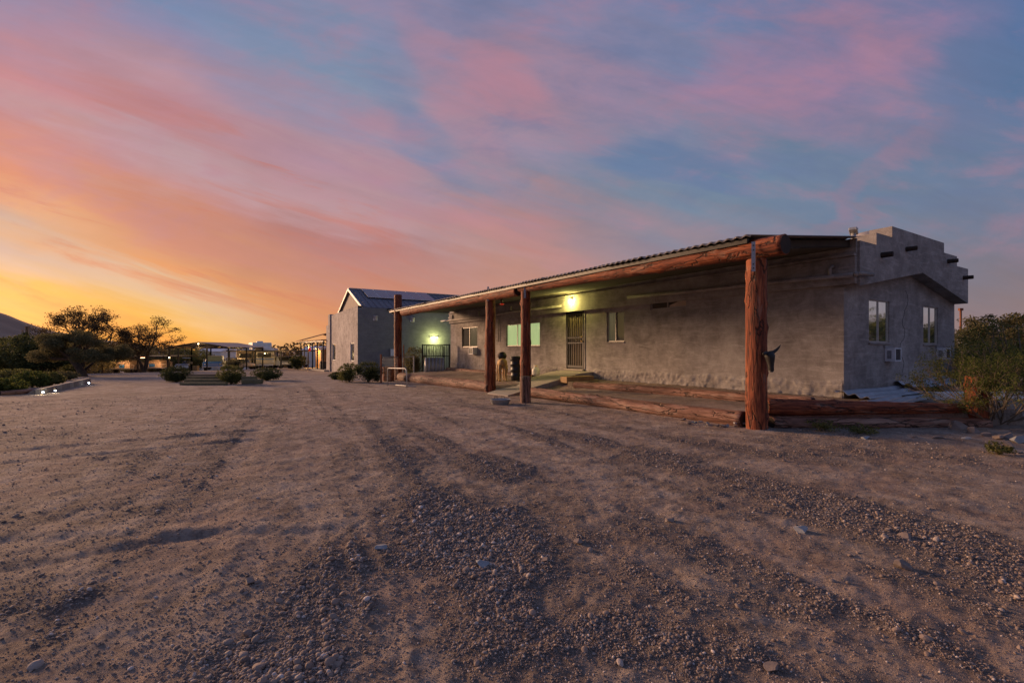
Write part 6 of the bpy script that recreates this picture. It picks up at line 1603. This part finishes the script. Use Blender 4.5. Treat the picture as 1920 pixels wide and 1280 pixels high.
def profile_body(name, prof, w, mat, parent, taper=.0, z0=None, bevel=.03):
    """side profile (y,z) pulled across x"""
    n = len(prof); m = MB(); vs = [(-w/2+taper*max(0, z-1.0), y, z) for y, z in prof]+[(w/2-taper*max(0, z-1.0), y, z) for y, z in prof]
    m.add(vs, [tuple(range(n)), tuple(range(n, 2*n))[::-1]]+[(i, n+i, n+(i+1) % n, (i+1) % n) for i in range(n)])
    return m.build(name, mat, parent, bevel=bevel)
def pickup(loc, rz):
    t_ = thing('pickup_truck', 'old white and blue pickup parked facing the yard under the gabled carport', 'pickup', loc, rz)
    # front faces -y
    profile_body('body', [(-2.5, .45), (-2.55, .75), (-2.5, 1.02), (-1.2, 1.10), (-.3, 1.12), (.55, 1.12), (.62, 1.12), (2.5, 1.12), (2.55, .5), (1.9, .42), (-1.9, .42)], 1.94, 'white_paint', t_, 0, bevel=.05)
    profile_body('cab', [(-1.15, 1.105), (-.62, 1.68), (-.5, 1.74), (.45, 1.74), (.62, 1.66), (.72, 1.125), (-.2, 1.13)], 1.78, 'white_paint', t_, .16, bevel=.04)
    m = MB(); m.hexa([(-.78, -1.14, 1.14), (.78, -1.14, 1.14), (.70, -.66, 1.66), (-.70, -.66, 1.66)], [(-.78, -1.17, 1.16), (.78, -1.17, 1.16), (.70, -.69, 1.68), (-.70, -.69, 1.68)]); m.build('windscreen', 'pane_dim_glow', t_)  # pale windscreen glow is put into its material, no lamp inside
    MB().b2(-.95, .95, -2.60, -2.50, .58, 1.04).build('front_panel', 'blue_paint', t_, bevel=.03)
    MB().hexa([(-.9, -2.5, 1.03), (.9, -2.5, 1.03), (.86, -1.3, 1.11), (-.86, -1.3, 1.11)], [(-.88, -2.48, 1.06), (.88, -2.48, 1.06), (.84, -1.3, 1.14), (-.84, -1.3, 1.14)]).build('bonnet', 'blue_paint', t_)
    g = MB(); 
    for i in range(5): g.b2(-.58, .58, -2.61, -2.585, .68+i*.055, .70+i*.055)
    g.build('grille', 'bare_alu', t_)
    for s_ in (-1, 1):
        R = Euler((PI/2, 0, 0)).to_matrix(); b = MB(); b.lathe([(.001, 0), (.10, 0), (.10, .03), (.001, .04)], (0, 0, 0), 14); m = MB(); m.add([tuple(R @ Vector(v)+Vector((s_*.74, -2.585, .80))) for v in b.v], b.f); m.build('headlight', 'bare_alu', t_, True)
        MB().b2(s_*1.02-.05, s_*1.02+.05, -1.0, -.95, 1.12, 1.38).build('mirror', 'white_metal', t_)
        for y in (-1.6, 1.55): wheel(t_, s_*.80, y, .36, .24)
    MB().b2(-.98, .98, -2.70, -2.6, .44, .58).build('bumper', 'bare_alu', t_, bevel=.02)
    return t_
p = on_ground(404, 54.5); pickup(p, math.radians(27))
def camper(name, lb, cat, px, D, w, h_, L_, rz, nose=True, mat='cream_paint', dark=True):
    p = on_ground(px, D); t_ = thing(name, lb, cat, p, rz)
    if nose: profile_body('body', [(-L_/2, .9), (-L_/2+.1, 1.7), (-L_/2-.5, 1.9), (-L_/2-.55, h_-.5), (-L_/2-.2, h_), (L_/2, h_), (L_/2, .55), (-L_/2+.2, .55)], w, mat, t_, .03, bevel=.06)
    else: profile_body('body', [(-L_/2, .55), (-L_/2, h_-.25), (-L_/2+.25, h_), (L_/2, h_), (L_/2, .55)], w, mat, t_, .03, bevel=.06)
    y = -L_/2-(.58 if nose else .02)
    MB().b2(-w*.33, w*.33, y-.02, y+.02, h_-1.15, h_-.6).build('window', 'glass_dark', t_)
    MB().b2(-w*.49, w*.49, y+.05-.08, y+.04, h_-1.42, h_-1.34).build('stripe', 'blue_paint', t_)
    for s_ in (-1, 1):
        for yy in (-L_*.3, L_*.3): wheel(t_, s_*(w/2-.18), yy, .36, .22)
        MB().b2(s_*(w/2-.25)-.12, s_*(w/2-.25)+.12, -L_/2-.06, -L_/2, .95, 1.1).build('headlight', 'warm_bulb' if False else 'bare_alu', t_)
    MB().b2(-w*.42, w*.42, -L_/2-.15, -L_/2-.02, .5, .72).build('bumper', 'bare_alu', t_)
    MB().b2(-.4, .4, -.5, .3, h_+.002, h_+.25).build('roof_unit', 'white_metal', t_, bevel=.04)
    return t_
camper('camper_van', 'pale motor camper with a roof bunk under the flat carport', 'camper', 501, 61, 2.3, 2.75, 5.5, .40)
camper('travel_trailer', 'tan travel trailer left of the motor camper', 'trailer', 461, 62, 2.3, 2.75, 5.5, .55, False, 'tan_canvas')
camper('travel_trailer', 'taller pale trailer behind the motor camper with a slanted nose', 'trailer', 487, 68, 2.6, 3.9, 6, .6, True)
def jeep(px, D, rz, lb, mat='white_paint', s_=1.):
    t_ = thing('parked_car', lb, 'car', on_ground(px, D), rz); t_.scale = (s_,)*3
    profile_body('body', [(-2.1, .4), (-2.15, .85), (-1.0, .98), (2.1, .98), (2.1, .42)], 1.75, mat, t_, 0)
    profile_body('cabin', [(-1.0, .985), (-.55, 1.55), (1.5, 1.6), (2.0, .985)], 1.6, mat, t_, .12)
    MB().hexa([(-.7, -1.0, 1.02), (.7, -1.0, 1.02), (.62, -.62, 1.5), (-.62, -.62, 1.5)], [(-.7, -1.03, 1.04), (.7, -1.03, 1.04), (.62, -.65, 1.52), (-.62, -.65, 1.52)]).build('windscreen', 'glass_dark', t_)
    for q in (-1, 1):
        for y in (-1.35, 1.3): wheel(t_, q*.74, y, .34, .2)
        MB().b2(q*.62-.1, q*.62+.1, -2.17, -2.14, .66, .8).build('headlight', 'bare_alu', t_)
        MB().b2(q*.815-.005, q*.815+.005, -.4, 1.4, 1.08, 1.42).build('side_window', 'glass_dark', t_)
    MB().b2(-.86, .86, -2.25, -2.16, .42, .56).build('bumper', 'black_plastic', t_)
    return t_
jeep(527, 60, .9, 'white car parked right of the motor camper')
jeep(550, 62, -.3, 'pale car behind the dark shrub near the pavilion', 'cream_paint', 1.05)
jeep(453, 56, 1.0, 'low covered pale car under the left part of the flat carport', 'tan_canvas', .85)
def cart(px, D, rz, lb):
    """small utility trailer with a canvas-covered, hip-topped load"""
    t_ = thing('covered_trailer', lb, 'trailer', on_ground(px, D), rz, 'covered trailers under the low carport')
    MB().b2(-1.35, 1.35, -.1, 2.4, .42, .52).build('deck', 'steel_grey', t_)
    m = MB(); m.hexa([(-.95, .1, .53), (.75, .1, .53), (.75, 2.2, .53), (-.95, 2.2, .53)], [(-.95, .1, 1.05), (.75, .1, 1.05), (.75, 2.2, 1.05), (-.95, 2.2, 1.05)]); m.build('load', 'tan_canvas', t_, bevel=.04)
    m = MB(); m.hexa([(-1.02, .02, 1.055), (.82, .02, 1.055), (.82, 2.3, 1.055), (-1.02, 2.3, 1.055)], [(-.35, .7, 1.42), (.15, .7, 1.42), (.15, 1.6, 1.42), (-.35, 1.6, 1.42)]); m.build('cover', 'tan_canvas', t_, bevel=.03)
    MB().b2(-.45, .15, .06, .095, .6, .95).build('label_panel', 'blue_paint', t_)
    r_ = MB(); 
    for x in (-1.33, .95, 1.33): r_.tube([(x, -.08, .5), (x, -.08, .95)], .02, 6)
    r_.tube([(.95, -.08, .95), (1.33, -.08, .95)], .02, 6); r_.build('rail', 'galvanised', t_)
    for x in (-1.2, 1.2): wheel(t_, x, .5, .28, .18)
cart(230, 51.5, .0, 'covered tan load on a small trailer, left one under the low carport')
cart(287, 51.5, .1, 'covered tan load on a small trailer, right one under the low carport')
def atv():
    t_ = thing('quad_bike', 'black quad bike with white front rack on a trailer beside the gabled carport', 'quad bike', on_ground(351, 50), .1)
    MB().tube([(0, -.7, .75), (0, -.2, .95), (0, .3, .85), (0, .8, .88)], [.16, .24, .2, .18], 12).build('body', 'black_plastic', t_, True)
    MB().tube([(-.42, -.35, 1.15), (0, -.3, 1.08), (.42, -.35, 1.15)], .03, 8).build('handlebar', 'black_iron', t_)
    MB().b2(-.62, .62, -1.0, -.6, .72, .80).build('front_rack', 'white_metal', t_); MB().b2(-.7, .7, -1.05, -.99, .35, .66).build('tailboard', 'white_paint', t_)
    for x in (-.5, .5):
        for y in (-.62, .62): wheel(t_, x, y, .30, .24)
    MB().tube([(-.4, -.1, 1.45), (.4, -.1, 1.45)], .03, 6).build('screen_rail', 'bare_alu', t_)
    q = thing('yellow_crate', 'small yellow crate on the ground right of the quad bike', 'crate', on_ground(367.5, 50)); 
    MB().b2(-.25, .25, -.2, .2, 0, .5).build('body', 'ochre_wood', q, bevel=.02); MB().b2(-.27, .27, -.22, .22, .5, .55).build('lid', 'ochre_wood', q)
atv()
def white_shed(px, D, w, h_, lb, win=True, L_=4):
    p = on_ground(px, D); t_ = thing('white_shed', lb, 'shed', p)
    MB().b2(-w/2, w/2, 0, L_, 0, h_).build('wall', 'white_paint', t_)
    MB().hexa([(-w/2-.15, -.2, h_+.002), (w/2+.15, -.2, h_+.002), (w/2+.15, L_, h_+.002), (-w/2-.15, L_, h_+.002)], [(-w/2-.15, L_*.45, h_+.6), (w/2+.15, L_*.45, h_+.6), (w/2+.15, L_*.55, h_+.6), (-w/2-.15, L_*.55, h_+.6)]).build('roof', 'white_metal', t_)
    if win:
        f_ = MB().b2(-w*.3, w*.05, -.04, -.002, h_*.45, h_*.85).build('window', 'frame_alu', t_); MB().b2(-w*.27, w*.02, -.05, -.041, h_*.48, h_*.82).build('pane', 'glass_dark', f_)
        MB().b2(w*.2, w*.4, -.03, -.002, .05, h_*.8).build('door', 'cream_paint', t_)
white_shed(392, 70, 3.6, 2.9, 'white shed with a dark window behind the pickup')
white_shed(412, 78, 5.0, 3.0, 'long pale shed behind the right side of the gabled carport', False)
white_shed(310, 85, 3.4, 3.6, 'small far white shed above the low carport')
white_shed(596, 74, 5.0, 2.8, 'pale shed seen between the pavilion posts', False)
# weeds under the right border log
for i, (px, py, w, h_, lb) in enumerate([(1540, 808, .45, .17, 'low green weeds under the top border log, left patch'), (1610, 812, .5, .12, 'low green weeds under the top border log, right patch'), (1872, 852, .25, .14, 'small dry weed in the dirt below the pale rocks')]):
    bush('weed', lb, 'weed', G(px, py), w, h_, 700, .016, 'leaf_olive', 120+i, 6)
bush('debris_weed', 'small green weed growing among the metal sheets by the side wall', 'weed', Vector((*HW(2.6, -.75), .2)), .4, .3, 500, .02, 'leaf_olive', 130, 5)
